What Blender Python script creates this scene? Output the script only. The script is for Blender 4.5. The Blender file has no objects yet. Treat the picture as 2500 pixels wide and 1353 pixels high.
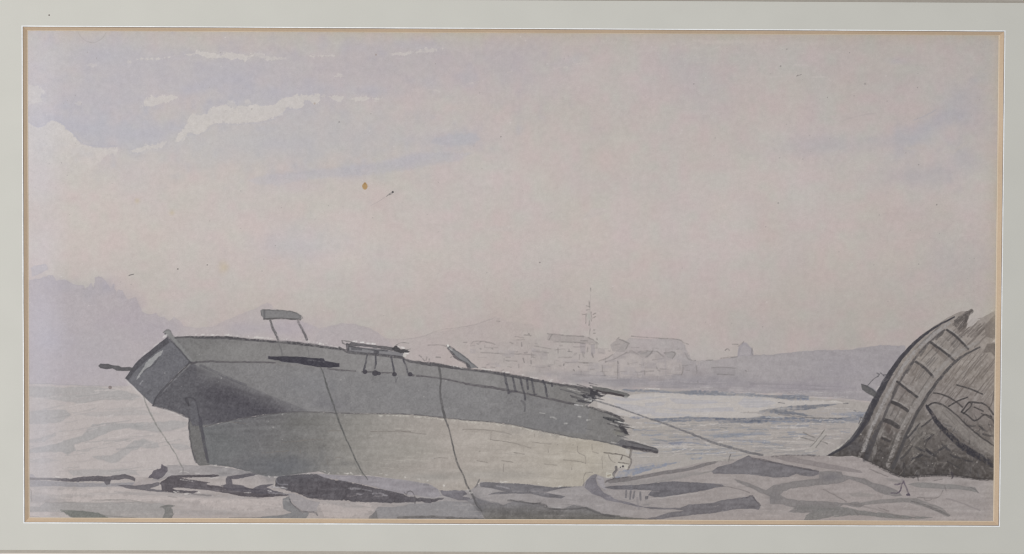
# A matted watercolour (stranded wreck in a harbour), photographed straight on.
# One photo pixel = U metres on the face of the mat board; the picture lies flat, the camera looks down on it.
import bpy, math
import numpy as np

sc = bpy.context.scene
U = 0.0002
D = 1.50                                    # camera height above the mat face
DEPTH = 0.0022                              # how far the sheet lies below the mat face
COL = bpy.context.collection

# ------------------------------------------------------------------ camera, world, lamps, exposure
cam = bpy.data.cameras.new('camera'); cam_o = bpy.data.objects.new('camera', cam); COL.objects.link(cam_o)
cam_o.location = (0, 0, D); cam.sensor_width = 36.0; cam.lens = 36.0 * D / (2500 * U)
cam.clip_start = 0.01; cam.clip_end = 50
sc.camera = cam_o
sc.cycles.filter_width = 1.05                # a crisp repro lens
w = bpy.data.worlds.new('World'); sc.world = w; w.use_nodes = True
w.node_tree.nodes['Background'].inputs[0].default_value = (0.93, 0.96, 1.0, 1)
w.node_tree.nodes['Background'].inputs[1].default_value = 0.40
def lamp(name, loc, size, power, col):
    l = bpy.data.lights.new(name, 'AREA'); l.shape = 'RECTANGLE'; l.size, l.size_y = size; l.energy = power; l.color = col
    o = bpy.data.objects.new(name, l); COL.objects.link(o); o.location = loc
    d = np.array(loc); o.rotation_euler = (math.atan2(math.hypot(d[0], d[1]), d[2]), 0, math.atan2(d[1], d[0]) + math.pi / 2)
    return o
lamp('softbox_left', (-0.95, 0.20, 1.35), (0.7, 0.9), 13.6, (1.0, 0.985, 0.97))
lamp('softbox_right', (1.75, 0.15, 1.9), (1.0, 1.2), 4.9, (1.0, 0.985, 0.965))
sc.view_settings.view_transform = 'Standard'; sc.view_settings.look = 'None'
sc.view_settings.exposure = 0; sc.view_settings.gamma = 1; sc.view_settings.use_curve_mapping = False
K = 0.80                                    # reflected brightness of a white card at the middle of the picture

def lin(c):
    c = np.clip(np.asarray(c, float) / 255, 0, 1)
    return np.where(c <= 0.04045, c / 12.92, ((c + 0.055) / 1.055) ** 2.4)
def albedo(c): return np.clip(lin(c) / K, 0.01, 0.96)
def at(px, py, z=0.0):                      # photo pixel -> point at height z seen at that pixel
    f = (D - z) / D
    return ((px - 1250) * U * f, (676.5 - py) * U * f, z)

# ------------------------------------------------------------------ materials
def nodes(name):
    m = bpy.data.materials.new(name); m.use_nodes = True
    nt = m.node_tree; b = nt.nodes['Principled BSDF']
    b.inputs['Roughness'].default_value = 0.85
    b.inputs['Specular IOR Level'].default_value = 0.12
    return m, nt, b
def N(nt, t, **kw):
    n = nt.nodes.new(t)
    for k, v in kw.items():
        if k in n.inputs: n.inputs[k].default_value = v
        else: setattr(n, k, v)
    return n
def grain(nt, b, src, fine, amount, bump, big=None, stretch=None):
    tc = N(nt, 'ShaderNodeTexCoord'); vec = tc.outputs['Object']
    if stretch:
        mp = N(nt, 'ShaderNodeMapping'); mp.inputs['Scale'].default_value = stretch
        nt.links.new(vec, mp.inputs[0]); vec = mp.outputs[0]
    n1 = N(nt, 'ShaderNodeTexNoise', Scale=fine, Detail=4.0, Roughness=0.65); nt.links.new(vec, n1.inputs['Vector'])
    mr = N(nt, 'ShaderNodeMapRange'); mr.inputs[1].default_value = 0.25; mr.inputs[2].default_value = 0.75
    mr.inputs[3].default_value = 1 - amount; mr.inputs[4].default_value = 1 + amount
    nt.links.new(n1.outputs[0], mr.inputs[0])
    val = mr.outputs[0]
    if big:
        n2 = N(nt, 'ShaderNodeTexNoise', Scale=big, Detail=3.0); nt.links.new(vec, n2.inputs['Vector'])
        m2 = N(nt, 'ShaderNodeMapRange'); m2.inputs[1].default_value = 0.3; m2.inputs[2].default_value = 0.7
        m2.inputs[3].default_value = 1 - amount * 0.7; m2.inputs[4].default_value = 1 + amount * 0.7
        nt.links.new(n2.outputs[0], m2.inputs[0])
        mu = N(nt, 'ShaderNodeMath', operation='MULTIPLY'); nt.links.new(val, mu.inputs[0]); nt.links.new(m2.outputs[0], mu.inputs[1])
        val = mu.outputs[0]
    vm = N(nt, 'ShaderNodeVectorMath', operation='SCALE')
    nt.links.new(src, vm.inputs[0]); nt.links.new(val, vm.inputs['Scale'])
    nt.links.new(vm.outputs[0], b.inputs['Base Color'])
    bp = N(nt, 'ShaderNodeBump', Strength=bump, Distance=0.0001); nt.links.new(n1.outputs[0], bp.inputs['Height'])
    nt.links.new(bp.outputs[0], b.inputs['Normal'])
def plain(name, rgb, fine=2500, amount=0.03, bump=0.12, big=40, stretch=None):
    m, nt, b = nodes(name)
    c = N(nt, 'ShaderNodeRGB'); c.outputs[0].default_value = (*albedo(rgb), 1)
    grain(nt, b, c.outputs[0], fine, amount, bump, big, stretch); return m
M_MAT = plain('mat_paper', (196, 194, 186), 2200, 0.022, 0.12, 45)
M_OUT = plain('outer_mat_paper', (206, 199, 193), 2200, 0.03, 0.12, 45)
M_LIP = plain('mat_cut_lip', (244, 239, 233), 900, 0.10, 0.1, 150)
M_FACE = plain('mat_facing_shade', (146, 132, 121), 700, 0.08, 0.1, 90)  # facing paper, coloured dark for the thin shadow below the lip
M_CORE = plain('mat_core', (196, 174, 149), 900, 0.06, 0.15, 30)
M_CORE_LOW = plain('mat_core_foot', (204, 187, 166), 900, 0.06, 0.15, 30)
M_OCORE = plain('outer_mat_core', (170, 163, 153), 900, 0.07, 0.15, 60)
M_EDGE = plain('mat_outside_edge', (205, 200, 190))
def pigment():
    m, nt, b = nodes('watercolour_on_paper')
    a = N(nt, 'ShaderNodeAttribute', attribute_name='pigment')
    grain(nt, b, a.outputs['Color'], 1500, 0.045, 0.22, 380); return m
M_PIG = pigment()

# ------------------------------------------------------------------ mesh helpers
def mesh_obj(name, verts, faces, mat, parent=None):
    me = bpy.data.meshes.new(name); me.from_pydata(verts, [], faces); me.update()
    o = bpy.data.objects.new(name, me); COL.objects.link(o); me.materials.append(mat)
    if parent: o.parent = parent
    return o
def empty(name, label, cat, loc=(0, 0, 0)):
    o = bpy.data.objects.new(name, None); COL.objects.link(o); o.location = loc
    o.empty_display_size = 0.05; o['label'] = label; o['category'] = cat; return o
def edge_pts(a, b, n, amp, rng):
    """points from a to b with the tiny wander of a hand-cut edge"""
    t = np.linspace(0, 1, n)[:-1]; a = np.array(a, float); b = np.array(b, float)
    p = a + (b - a) * t[:, None]
    wob = np.zeros(n - 1)
    for f in (3, 7, 17, 41): wob += np.sin(t * f * 6.28 + rng.random() * 6) / f ** 0.4 * amp * 0.4
    wob[0] = 0
    d = (b - a) / np.linalg.norm(b - a); p += np.array([-d[1], d[0]]) * wob[:, None]
    return p
def ring_loop(q, inset, n=80, amp=0.25, seed=0):
    """quad corners TL,TR,BR,BL inset by (L,T,R,B) -> closed wobbly loop of photo points"""
    rng = np.random.default_rng(seed); L, T, R, B = inset
    c = [(q[0][0] + L, q[0][1] + T), (q[1][0] - R, q[1][1] + T), (q[2][0] - R, q[2][1] - B), (q[3][0] + L, q[3][1] - B)]
    return np.vstack([edge_pts(c[i], c[(i + 1) % 4], n, amp, rng) for i in range(4)])
def strip(name, la, za, lb, zb, mat, parent):
    n = len(la)
    v = [at(x, y, za) for x, y in la] + [at(x, y, zb) for x, y in lb]
    f = [(i, n + i, n + (i + 1) % n, (i + 1) % n) for i in range(n)]
    return mesh_obj(name, v, f, mat, parent)

# ------------------------------------------------------------------ the mat boards
Q0 = [(52.5, 62.5), (2455, 74.5), (2441.5, 1286.5), (57, 1278)]
mat = empty('mat_board', 'pale grey mat board with slanting tan window edge framing the watercolour', 'mat board')
l0 = ring_loop(Q0, (0, 0, 0, 0), seed=1); l1 = ring_loop(Q0, (2.6, 2.5, 2.8, 2.6), amp=0.5, seed=2)
l2 = ring_loop(Q0, (4.2, 3.8, 4.2, 3.9), amp=0.3, seed=3); l3 = ring_loop(Q0, (13.0, 11.2, 14.2, 12.6), amp=0.3, seed=4)
l4 = ring_loop(Q0, (15.5, 12.9, 17.2, 14.6), amp=0.4, seed=5)
big = ring_loop([(-160, -130), (2660, -130), (2660, 1480), (-160, 1480)], (0, 0, 0, 0), amp=0)
face = strip('mat_face', big, 0, l0, 0, M_MAT, mat)
lowr = strip('mat_side', big, -DEPTH, big, 0, M_EDGE, mat)
lip = strip('window_lip', l0, 0.00002, l1, 0.00004, M_LIP, mat); lip['label'] = 'thin white cut line round the mat window'
bev = empty('window_bevel', '', ''); del bev['label']; del bev['category']; bev.parent = mat
strip('facing_shade', l1, 0.00004, l2, -0.0003, M_FACE, bev)
b3 = strip('bevel_core', l2, -0.0003, l3, -DEPTH + 0.0003, M_CORE, bev); b3['label'] = 'tan slanting cut of the mat window'
strip('bevel_foot', l3, -DEPTH + 0.0003, l4, -DEPTH + 0.00005, M_CORE_LOW, bev)
# speck on the mat
a = np.linspace(0, 6.28, 9)[:-1]
mesh_obj('mat_speck', [at(120 + 2.2 * math.cos(t), 37 + 1.7 * math.sin(t), 0.00003) for t in a], [tuple(range(7, -1, -1))], plain('speck_brown', (105, 96, 90)), mat)
# outer mat lying on top of the grey one: only a sliver of its bevel shows along the top and bottom
om = empty('outer_mat_board', 'outer cream mat showing as a thin strip along the top and bottom edges', 'mat board')
QO = [(-70, -6.5), (2570, 7.6), (2570, 1353.2), (-70, 1342.6)]
o0 = ring_loop(QO, (0, 0, 0, 0), amp=0.3, seed=7); o1 = ring_loop(QO, (-7, -6.4, -7, -7.2), amp=0.3, seed=8)
obig = ring_loop([(-260, -230), (2760, -230), (2760, 1580), (-260, 1580)], (0, 0, 0, 0), amp=0)
strip('mat_face', obig, 0.0012, o1, 0.0012, M_OUT, om)
strip('mat_bevel', o1, 0.0012, o0, 0.0001, M_OCORE, om)
strip('mat_side', obig, 0.0, obig, 0.0012, M_EDGE, om)

# ------------------------------------------------------------------ the watercolour: pigment laid wash by wash on a fine grid
S = 0.72; X0, Y0, X1, Y1 = 50, 60, 2456, 1292
W = int((X1 - X0) * S) + 1; H = int((Y1 - Y0) * S) + 1
gx = X0 + np.arange(W) / S; gy = Y0 + np.arange(H) / S
rng = np.random.default_rng(20)
def vnoise(cell, ay=1.0, seed=None):
    r = rng if seed is None else np.random.default_rng(seed)
    nx = int((X1 - X0) / cell) + 4; ny = int((Y1 - Y0) / (cell * ay)) + 4
    g = r.random((ny, nx)).astype(np.float32) * 2 - 1
    fx = (gx - X0) / cell + 0.5; fy = (gy - Y0) / (cell * ay) + 0.5
    ix = fx.astype(int); iy = fy.astype(int); tx = (fx - ix).astype(np.float32); ty = (fy - iy).astype(np.float32)
    tx = tx * tx * (3 - 2 * tx); ty = ty * ty * (3 - 2 * ty)
    rows = g[:, ix] * (1 - tx) + g[:, ix + 1] * tx
    return rows[iy] * (1 - ty)[:, None] + rows[iy + 1] * ty[:, None]
NP = vnoise(1.7); N2 = vnoise(3); N5 = vnoise(6); N12 = vnoise(13); N30 = vnoise(30); N80 = vnoise(85); N200 = vnoise(220)
NH = vnoise(34, 0.16); NW = vnoise(90, 0.09)                   # horizontal brushing
GRAN = 0.5 * N2 + 0.35 * N5 + 0.3 * N12                          # granulation
WARP = 0.9 * N5 + 0.9 * N12 + 0.7 * N2
LW = 1.0                                                         # weight of the pencil and brush lines
C = np.empty((H, W, 3), np.float32); LAB = np.zeros((H, W), np.int16)
XX, YY = np.meshgrid(gx.astype(np.float32), gy.astype(np.float32))

def P(s): return np.array([[float(v) for v in q.split(',')] for q in s.split()])
def chaikin(p, closed, it=1):
    for _ in range(it):
        q = np.vstack([p, p[:1]]) if closed else p
        a = q[:-1] * 0.75 + q[1:] * 0.25; b = q[:-1] * 0.25 + q[1:] * 0.75
        r = np.empty((2 * len(a), p.shape[1])); r[0::2] = a; r[1::2] = b
        if not closed: r = np.vstack([p[:1], r, p[-1:]])
        p = r
    return p
def box(p, m):
    i0 = max(0, int((p[:, 0].min() - m - X0) * S)); i1 = min(W, int((p[:, 0].max() + m - X0) * S) + 2)
    j0 = max(0, int((p[:, 1].min() - m - Y0) * S)); j1 = min(H, int((p[:, 1].max() + m - Y0) * S) + 2)
    return slice(j0, max(j1, j0 + 1)), slice(i0, max(i1, i0 + 1))
def sdist(p, sl):
    x = XX[sl]; y = YY[sl]; d2 = np.full(x.shape, 1e9, np.float32); ins = np.zeros(x.shape, bool)
    for (ax, ay), (bx, by) in zip(p, np.roll(p, -1, 0)):
        ex, ey = bx - ax, by - ay; L = ex * ex + ey * ey + 1e-9
        t = np.clip(((x - ax) * ex + (y - ay) * ey) / L, 0, 1)
        d2 = np.minimum(d2, (x - ax - t * ex) ** 2 + (y - ay - t * ey) ** 2)
        c = (ay > y) != (by > y)
        if by != ay: ins ^= c & (x < (y - ay) * ex / (by - ay) + ax)
    d = np.sqrt(d2); return np.where(ins, d, -d)
PARTS = []                                   # (name, parent, label)
def part(name, parent=None, label=None):
    PARTS.append((name, parent, label)); return len(PARTS)
def wash(s, col, a=1.0, soft=2.0, warp=1.0, gran=0.10, pool=0.10, lab=None, grad=None, it=0, tex=None):
    """a brushed area: ragged edge, granulation, pigment pooled at the rim. grad(x,y) multiplies alpha; col may be a function"""
    p = P(s) if isinstance(s, str) else s
    if it: p = chaikin(p, True, it)
    sl = box(p, soft * 2 + 6); d = sdist(p, sl) + WARP[sl] * warp
    m = np.clip(0.5 + d / soft, 0, 1); m = m * m * (3 - 2 * m)
    al = m * a
    if grad is not None: al = al * np.clip(grad(XX[sl], YY[sl]), 0, 1)
    if tex is not None: al = al * np.clip(tex[sl], 0, 1)
    c = col(XX[sl], YY[sl]) if callable(col) else np.array(col, np.float32)
    v = gran * GRAN[sl] * 100 / 2.2 - pool * 60 * np.exp(-(np.maximum(d, 0) / 3.2) ** 2) * (d > -1)
    t = c + v[..., None] * np.array([1, 1, 0.98], np.float32)
    C[sl] += (t - C[sl]) * al[..., None]
    if lab: LAB[sl][d > 0] = lab
    return sl, m
def stroke(s, wd, col, a=0.9, soft=1.6, rough=0.7, grainy=0.35, lab=None, it=2, labmin=1.2):
    """a pencil or brush line; wd may be one width or one per point"""
    p = P(s) if isinstance(s, str) else np.asarray(s, float)
    ws = np.full(len(p), wd, float) if np.isscalar(wd) else np.array(wd, float)
    if len(ws) != len(p): ws = np.interp(np.linspace(0, 1, len(p)), np.linspace(0, 1, len(ws)), ws)
    q = np.column_stack([p, ws * LW])
    if it and len(p) > 2: q = chaikin(q, False, it)
    ln = np.r_[0, np.cumsum(np.hypot(*np.diff(q[:, :2], axis=0).T))]      # the hand is never quite steady
    if ln[-1] > 14 and it:
        k = np.linspace(0, ln[-1], int(ln[-1] / 7) + 2); q = np.column_stack([np.interp(k, ln, q[:, i]) for i in range(3)])
        q[1:-1, :2] += rng.normal(0, .42, (len(q) - 2, 2)); q[1:-1, 2] *= 1 + rng.normal(0, .16, len(q) - 2) * np.minimum(1, 3 / q[1:-1, 2])
    sl = box(q, ws.max() + 4); x = XX[sl]; y = YY[sl]; best = np.full(x.shape, -1e9, np.float32)
    for (ax, ay, aw), (bx, by, bw) in zip(q[:-1], q[1:]):
        ex, ey = bx - ax, by - ay; L = ex * ex + ey * ey + 1e-9
        t = np.clip(((x - ax) * ex + (y - ay) * ey) / L, 0, 1)
        best = np.maximum(best, (aw + (bw - aw) * t) / 2 - np.sqrt((x - ax - t * ex) ** 2 + (y - ay - t * ey) ** 2))
    m = np.clip(0.5 + (best + rough * N5[sl] * 0.8) / soft, 0, 1)
    m = m * a * np.clip(1 - grainy * (0.6 - N2[sl] - 0.6 * N12[sl]), 0, 1)
    C[sl] += (np.array(col, np.float32) - C[sl]) * m[..., None]
    if lab: LAB[sl][best > -labmin] = lab
def blob(x, y, rx, ry, col, a, rot=0.0, tex=None):
    """a soft wet-in-wet tint"""
    p = np.array([[x - rx * 2.4, y - rx * 2.4], [x + rx * 2.4, y + rx * 2.4]]) if rx > ry else np.array([[x - ry * 2.4, y - ry * 2.4], [x + ry * 2.4, y + ry * 2.4]])
    sl = box(p, 0); dx = XX[sl] - x; dy = YY[sl] - y; c, s_ = math.cos(rot), math.sin(rot)
    m = np.exp(-(((dx * c + dy * s_) / rx) ** 2 + ((-dx * s_ + dy * c) / ry) ** 2) * (1 + 0.5 * N30[sl] + 0.3 * N12[sl])) * a
    if tex is not None: m = m * tex[sl]
    C[sl] += (np.array(col, np.float32) - C[sl]) * m[..., None]
def dot(x, y, r, col, a=0.9, ry=None):
    n = np.linspace(0, 6.283, 11)[:-1]; ry = ry or r
    wash(np.column_stack([x + r * np.cos(n), y + ry * np.sin(n)]), col, a, 1.5, 0.3, 0.03, 0, it=0)
def ramp(v, pts):
    """piecewise colour ramp -> (...,3)"""
    k = [q[0] for q in pts]; return np.stack([np.interp(v, k, [q[1][i] for q in pts]) for i in range(3)], -1).astype(np.float32)
def lines(many, wd, col, a=0.8, **kw):
    for s in many.split('|'): stroke(s.strip(), wd, col, a, **kw)

L_SKY = part('painted_sky', None, 'pale pinkish grey sky with lilac wash and reserved white clouds')
L_HILL = part('painted_hills', None, 'faint lilac wooded hill at the left behind the wreck')
L_TOWN = part('painted_town', None, 'faint pencilled town roofs across the harbour')
L_BLD = part('gabled_roof', L_TOWN); L_BLD2 = part('long_roof', L_TOWN); L_TOWER = part('tower', L_TOWN); L_MAST = part('mast', L_TOWN)
L_HEAD = part('painted_headland', None, 'mauve low headland at the right')
L_WATL = part('painted_water', None, 'grey rippled sea at the left')
L_WATR = part('painted_water', None, 'harbour water with blue and white bands at the right')
L_WREED = part('driftwood', L_WATR)
L_FORE = part('painted_foreshore', None, 'pinkish rocky foreshore along the bottom')
ROCK = [part('rock', L_FORE) for _ in range(13)]
L_SHIP = part('painted_shipwreck', None, 'grey stranded ship hull, stern towards the viewer')
L_LOW = part('lower_hull', L_SHIP, 'pale bare planking below the grey topsides')
L_TRAN = part('transom', L_SHIP); L_RUD = part('rudder', L_SHIP); L_SPAR = part('spar', L_SHIP); L_ROLL = part('deck_beam', L_SHIP)
L_RAIL = part('broken_rail', L_SHIP); L_STUB = part('mast_stump', L_SHIP); L_PLK1 = part('broken_plank', L_SHIP); L_PLK2 = part('broken_plank', L_SHIP)
L_SIDE = part('loose_board', L_SHIP)
L_ROPE = [part('rope', L_SHIP) for _ in range(4)]
L_HULK = part('painted_hulk', None, 'brown broken hull of a second wreck at the right edge')
L_BAND = part('ribbed_rail', L_HULK); L_BEAM = part('fallen_beam', L_HULK); L_STUB2 = part('timber_stub', L_HULK)
L_FIG = part('anchor', L_FORE)

# ---- paper and sky wash
C[:] = ramp(YY, [(60, (182, 174, 170)), (250, (186, 177, 173)), (450, (190, 181, 176)), (600, (191, 181, 176)), (760, (183, 174, 169)), (940, (178, 169, 166)), (1290, (178, 169, 166))])
LAB[:] = L_SKY
C += (1.9 * N200 + 1.3 * N80 + 0.9 * N30)[..., None]
chroma = np.clip(vnoise(24) * 0.8 + vnoise(50) * 0.6, -1, 1)
C += chroma[..., None] * np.array([1.9, -1.8, -0.2], np.float32)
C += (vnoise(60) * 0.7 + N200 * 0.5)[..., None] * np.array([-0.8, 0, 1.4], np.float32)
LAV = (174, 172, 180); BLU = (173, 171, 180); PIN = (181, 170, 170)
for b in [(250, 140, 150, 55, LAV, .7), (230, 240, 190, 60, (176, 172, 179), .75), (420, 190, 230, 60, (177, 173, 178), .7), (700, 250, 140, 70, (174, 173, 180), .6),
          (180, 310, 120, 45, (170, 171, 185), .55), (330, 330, 130, 40, (172, 172, 182), .7), (620, 170, 170, 40, (176, 171, 175), .7), (900, 190, 260, 60, (178, 170, 174), .6),
          (640, 350, 240, 55, (181, 179, 180), .75), (850, 330, 260, 60, (180, 176, 177), .6), (330, 430, 60, 60, (182, 178, 179), .4), (1000, 140, 220, 40, (176, 169, 172), .6)]:
    blob(*b)
for b in [(490, 210, 70, 18, BLU, .42, -.3), (470, 218, 60, 14, BLU, .38), (560, 165, 60, 24, BLU, .3), (540, 195, 60, 22, BLU, .35), (575, 215, 90, 26, BLU, .3, -.5), (640, 240, 70, 30, BLU, .3), (560, 250, 60, 18, BLU, .42, -.4),
          (350, 325, 50, 16, BLU, .42), (410, 310, 70, 18, BLU, .36, -.6), (200, 320, 46, 12, BLU, .36, .8), (240, 350, 50, 10, BLU, .38, .2), (110, 295, 55, 16, BLU, .36), (90, 275, 40, 16, BLU, .36), (140, 292, 40, 8, BLU, .3, .3),
          (250, 135, 34, 18, BLU, .35), (350, 240, 26, 12, BLU, .3), (700, 225, 50, 14, BLU, .3), (760, 215, 50, 18, BLU, .3), (880, 220, 60, 16, BLU, .3), (990, 110, 40, 16, BLU, .35), (1050, 110, 30, 14, BLU, .3), (900, 225, 46, 12, BLU, .3),
          (1050, 205, 26, 14, BLU, .3), (1140, 190, 20, 24, BLU, .3), (880, 115, 50, 16, BLU, .3), (790, 110, 20, 18, BLU, .3),
          (1090, 340, 80, 22, BLU, .38), (1020, 385, 110, 18, BLU, .36, -.2), (960, 400, 70, 16, BLU, .3, -.2), (860, 425, 60, 16, BLU, .36), (740, 425, 110, 13, BLU, .32, -.1), (680, 350, 60, 20, BLU, .32), (700, 455, 90, 20, BLU, .2), (1145, 330, 26, 20, BLU, .3), (720, 600, 110, 36, (176, 176, 182), .4),
          (2290, 300, 60, 18, BLU, .38, -.4), (2250, 325, 60, 22, BLU, .38), (2330, 250, 70, 30, (170, 168, 176), .38, -.7), (2360, 290, 40, 50, (170, 167, 174), .38), (2200, 345, 70, 22, (170, 170, 178), .4), (2350, 390, 40, 40, (170, 168, 174), .4), (2200, 380, 50, 20, BLU, .2),
          (2010, 355, 110, 26, (172, 168, 175), .4), (2190, 150, 20, 8, BLU, .3), (1260, 150, 90, 60, (176, 169, 173), .5), (1390, 150, 30, 16, BLU, .2), (1680, 190, 70, 60, (177, 170, 174), .4), (2240, 430, 90, 26, (171, 166, 172), .45), (2340, 640, 100, 60, (175, 167, 168), .4)]:
    blob(*b)
# reserved white clouds
CL = (195, 189, 184)
LAVEDGE = lambda s, a=.3: stroke(s, 3, (165, 165, 178), a, grainy=.5)
for s, a in [("335,146 345,141 360,142 385,141 405,139 425,137 415,141 398,146 380,147 362,148 348,149", .8), ("450,134 470,128 482,124 500,128 515,132 545,135 555,127 575,128 590,131 615,136 605,143 598,150 590,145 565,143 545,143 520,142 500,136 480,135 465,135", .85),
             ("612,132 640,127 650,137 672,140 697,142 680,145 664,147 640,142 620,136", .6), ("60,205 95,207 98,215 106,225 104,233 102,247 92,252 60,250", .95),
             ("328,258 350,257 357,243 370,236 395,235 415,234 433,237 420,244 400,252 380,258 355,262 340,260", .85),
             ("428,345 440,322 455,303 460,285 470,278 490,282 505,275 515,265 535,262 550,256 570,265 590,258 620,258 650,260 672,258 690,240 705,238 725,232 750,234 770,229 780,230 778,250 768,255 758,248 745,246 740,265 720,265 705,262 695,270 685,283 670,288 655,292 640,297 600,299 580,303 545,300 520,300 500,322 480,328 460,325 445,345", .9),
             ("805,237 820,234 838,236 832,246 818,245", .8), ("862,241 875,235 890,236 905,241 925,235 932,239 915,244 900,242 885,248 870,246", .8), ("320,368 340,359 365,354 385,350 407,347 400,358 385,365 360,364 340,372 325,373", .75),
             ("950,131 970,128 990,130 1007,126 998,132 975,134", .7), ("1018,127 1040,117 1055,120 1088,118 1065,124 1045,128", .7), ("758,138 800,133 826,136 800,139", .7), ("817,186 830,180 847,186 838,191", .6), ("785,230 795,229 800,236 790,238", .5),
             ("182,248 193,248 200,257 190,256", .45), ("208,156 225,154 238,161 215,163", .4), ("306,150 318,150 322,154 310,155", .45), ("555,245 570,246 580,262 566,264 556,254", .5), ("600,246 616,246 612,254 600,252", .45)]:
    wash(s, CL, a * .88, 3.0, 2.8, .05, 0, it=0)
wash("60,293 80,305 90,312 110,310 113,300 125,294 140,298 155,305 165,318 180,332 195,348 210,356 230,361 255,362 285,359 288,380 265,378 240,400 190,430 60,440", (195, 189, 184), .9, 3, 2.4, .05, 0, it=0, grad=lambda x, y: (452 - y) / 115)
LAVEDGE("60,292 80,303 90,310 110,308 113,298 125,291 142,295 156,302 166,315 182,330 197,346 212,353 232,358 285,357", .5)
LAVEDGE("440,345 460,327 480,331 500,325 520,303 545,303 580,306 600,302 640,300 670,291 695,273 708,266 740,268", .25)
lines("1140,206 1158,202 1178,197|1046,220 1062,221 1072,223|1350,166 1385,164|1398,157 1420,154 1442,155|1690,100 1706,101 1725,105|1240,178 1250,174|1270,168 1284,166|1745,118 1758,114|1985,188 2020,189|1880,188 1910,188", 4, (193, 185, 181), .5)
wash("1420,537 1430,523 1440,513 1455,508 1475,508 1490,517 1470,524 1450,530 1435,535", (190, 181, 177), .75, 2, 1.3, .03, 0)
wash("1190,563 1205,550 1240,553 1262,562 1230,565", (189, 180, 176), .6, 4, 1.3, .03, 0)
wash("1510,475 1530,472 1545,476 1530,483 1512,486", (188, 179, 175), .5, 3, 1.3, .03, 0)
wash("2020,285 2050,280 2090,272 2138,276 2100,281 2070,288 2055,298 2035,292", (186, 176, 173), .6, 3, 1, .03, 0); stroke("2055,298 2072,289 2100,282 2138,277", 3, (168, 160, 160), .35)
wash("2230,292 2250,285 2268,276 2285,266 2275,262 2240,280", (184, 175, 172), .5, 4, 1, .03, 0); stroke("2230,294 2252,286 2270,277 2285,268", 3, (160, 161, 170), .4)
wash("2200,360 2260,355 2290,352 2240,368", (188, 179, 175), .35, 6, 1, .03, 0)
stroke("190,78 198,92 210,101 225,106 240,101 252,92 259,80", 2.2, (160, 155, 154), .6)

for _ in range(46):                                            # thin reserved wisps, upper right
    x = 1500 + rng.random() * 560; y = 96 + rng.random() ** 1.3 * 110; l = 6 + rng.random() * 26
    stroke([[x, y], [x + l / 2, y - 1 + rng.normal()], [x + l, y + rng.normal() * 2]], 2 + rng.random() * 4, (190, 182, 178), .4)
wash("1690,96 1740,98 1790,97 1900,98 1880,104 1800,104 1740,108 1700,104", (190, 182, 177), .5, 3, 2, .05, 0, it=0); wash("1465,96 1490,104 1510,98 1500,108 1480,106", (190, 182, 178), .4, 3, 2, .05, 0, it=0)
wash("2205,365 2235,352 2262,353 2255,362 2225,368", (186, 178, 174), .5, 4, 1.5, .05, 0); wash("2318,372 2345,352 2362,348 2350,362 2325,376", (186, 178, 173), .5, 4, 1.5, .05, 0); wash("2028,378 2045,368 2060,366 2050,376 2035,380", (188, 182, 178), .5, 3, 1, .05, 0)
wash("1115,328 1160,324 1172,340 1158,352 1100,356 1050,350 1060,336", (170, 171, 180), .35, 8, 3, .08, .05); wash("610,440 650,426 720,420 800,412 870,404 960,392 1000,378 1080,372 1150,374 1120,392 1040,404 960,420 850,432 760,436 700,448 640,452", (174, 172, 180), .35, 9, 3, .08, .05)
C[:] = C.mean(-1, keepdims=True) + (C - C.mean(-1, keepdims=True)) * np.interp(XX, [60, 900, 1500, 2400], [.84, .88, .96, .92])[..., None]
C += ((N30 + .7 * N12) * np.interp(YY, [60, 400, 800], [.6, .45, .3]))[..., None]
C += np.array([2.2, .9, .1], np.float32)
# ---- far hills
hcol = (171, 163, 166)
wash("75,655 90,648 112,645 118,658 108,664 92,672 78,676", (172, 167, 172), .7, 3, 1.5, .06, .05, lab=L_HILL)
wash("60,690 85,679 92,680 110,674 130,672 138,685 145,684 165,684 175,693 190,696 203,697 208,705 215,700 222,692 228,700 232,690 230,678 240,674 248,676 258,688 270,705 278,695 285,715 290,708 298,710 305,725 312,732 325,728 332,726 338,742 345,760 355,766 368,766 382,764 390,774 402,775 412,785 425,776 438,782 450,795 480,800 520,797 560,778 600,762 635,747 652,738 662,742 668,752 700,766 750,790 780,802 810,795 835,790 870,791 900,800 925,812 931,826 980,828 1040,818 1090,806 1150,795 1210,772 1235,785 1300,792 1330,900 1200,930 60,950",
     lambda x, y: ramp(x, [(60, (169, 162, 167)), (420, (170, 162, 164)), (760, (172, 163, 166)), (1000, (174, 164, 162)), (1300, (175, 165, 161))]), .9, 2.5, 1.6, .07, .06, lab=L_HILL, grad=lambda x, y: np.interp(x, [60, 400, 470, 560, 700, 800, 900, 990, 1300], [.92, .9, .6, .5, .6, .65, .68, .6, .5]), it=0)
for b in [(260, 700, 22, 18, (160, 156, 164), .55), (220, 715, 20, 18, (162, 158, 163), .4), (130, 690, 26, 14, (166, 160, 168), .4), (165, 700, 24, 14, (164, 159, 164), .4), (300, 725, 14, 14, (162, 156, 161), .4), (330, 745, 20, 22, (162, 154, 158), .5), (305, 780, 60, 30, (168, 158, 164), .5), (120, 830, 50, 40, (171, 166, 176), .5), (100, 760, 30, 60, (174, 166, 172), .5), (240, 850, 90, 50, (167, 162, 166), .4), (380, 800, 50, 24, (166, 158, 164), .5), (700, 800, 60, 20, (170, 161, 168), .5), (600, 805, 60, 16, (166, 159, 165), .5), (420, 860, 60, 40, (170, 161, 165), .3), (170, 900, 90, 40, (172, 165, 170), .4)]:
    blob(*b)
wash("780,808 812,796 836,791 872,793 902,802 926,814 945,828 960,850 760,850", (168, 160, 162), .4, 4, 1, .06, .06)
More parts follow.
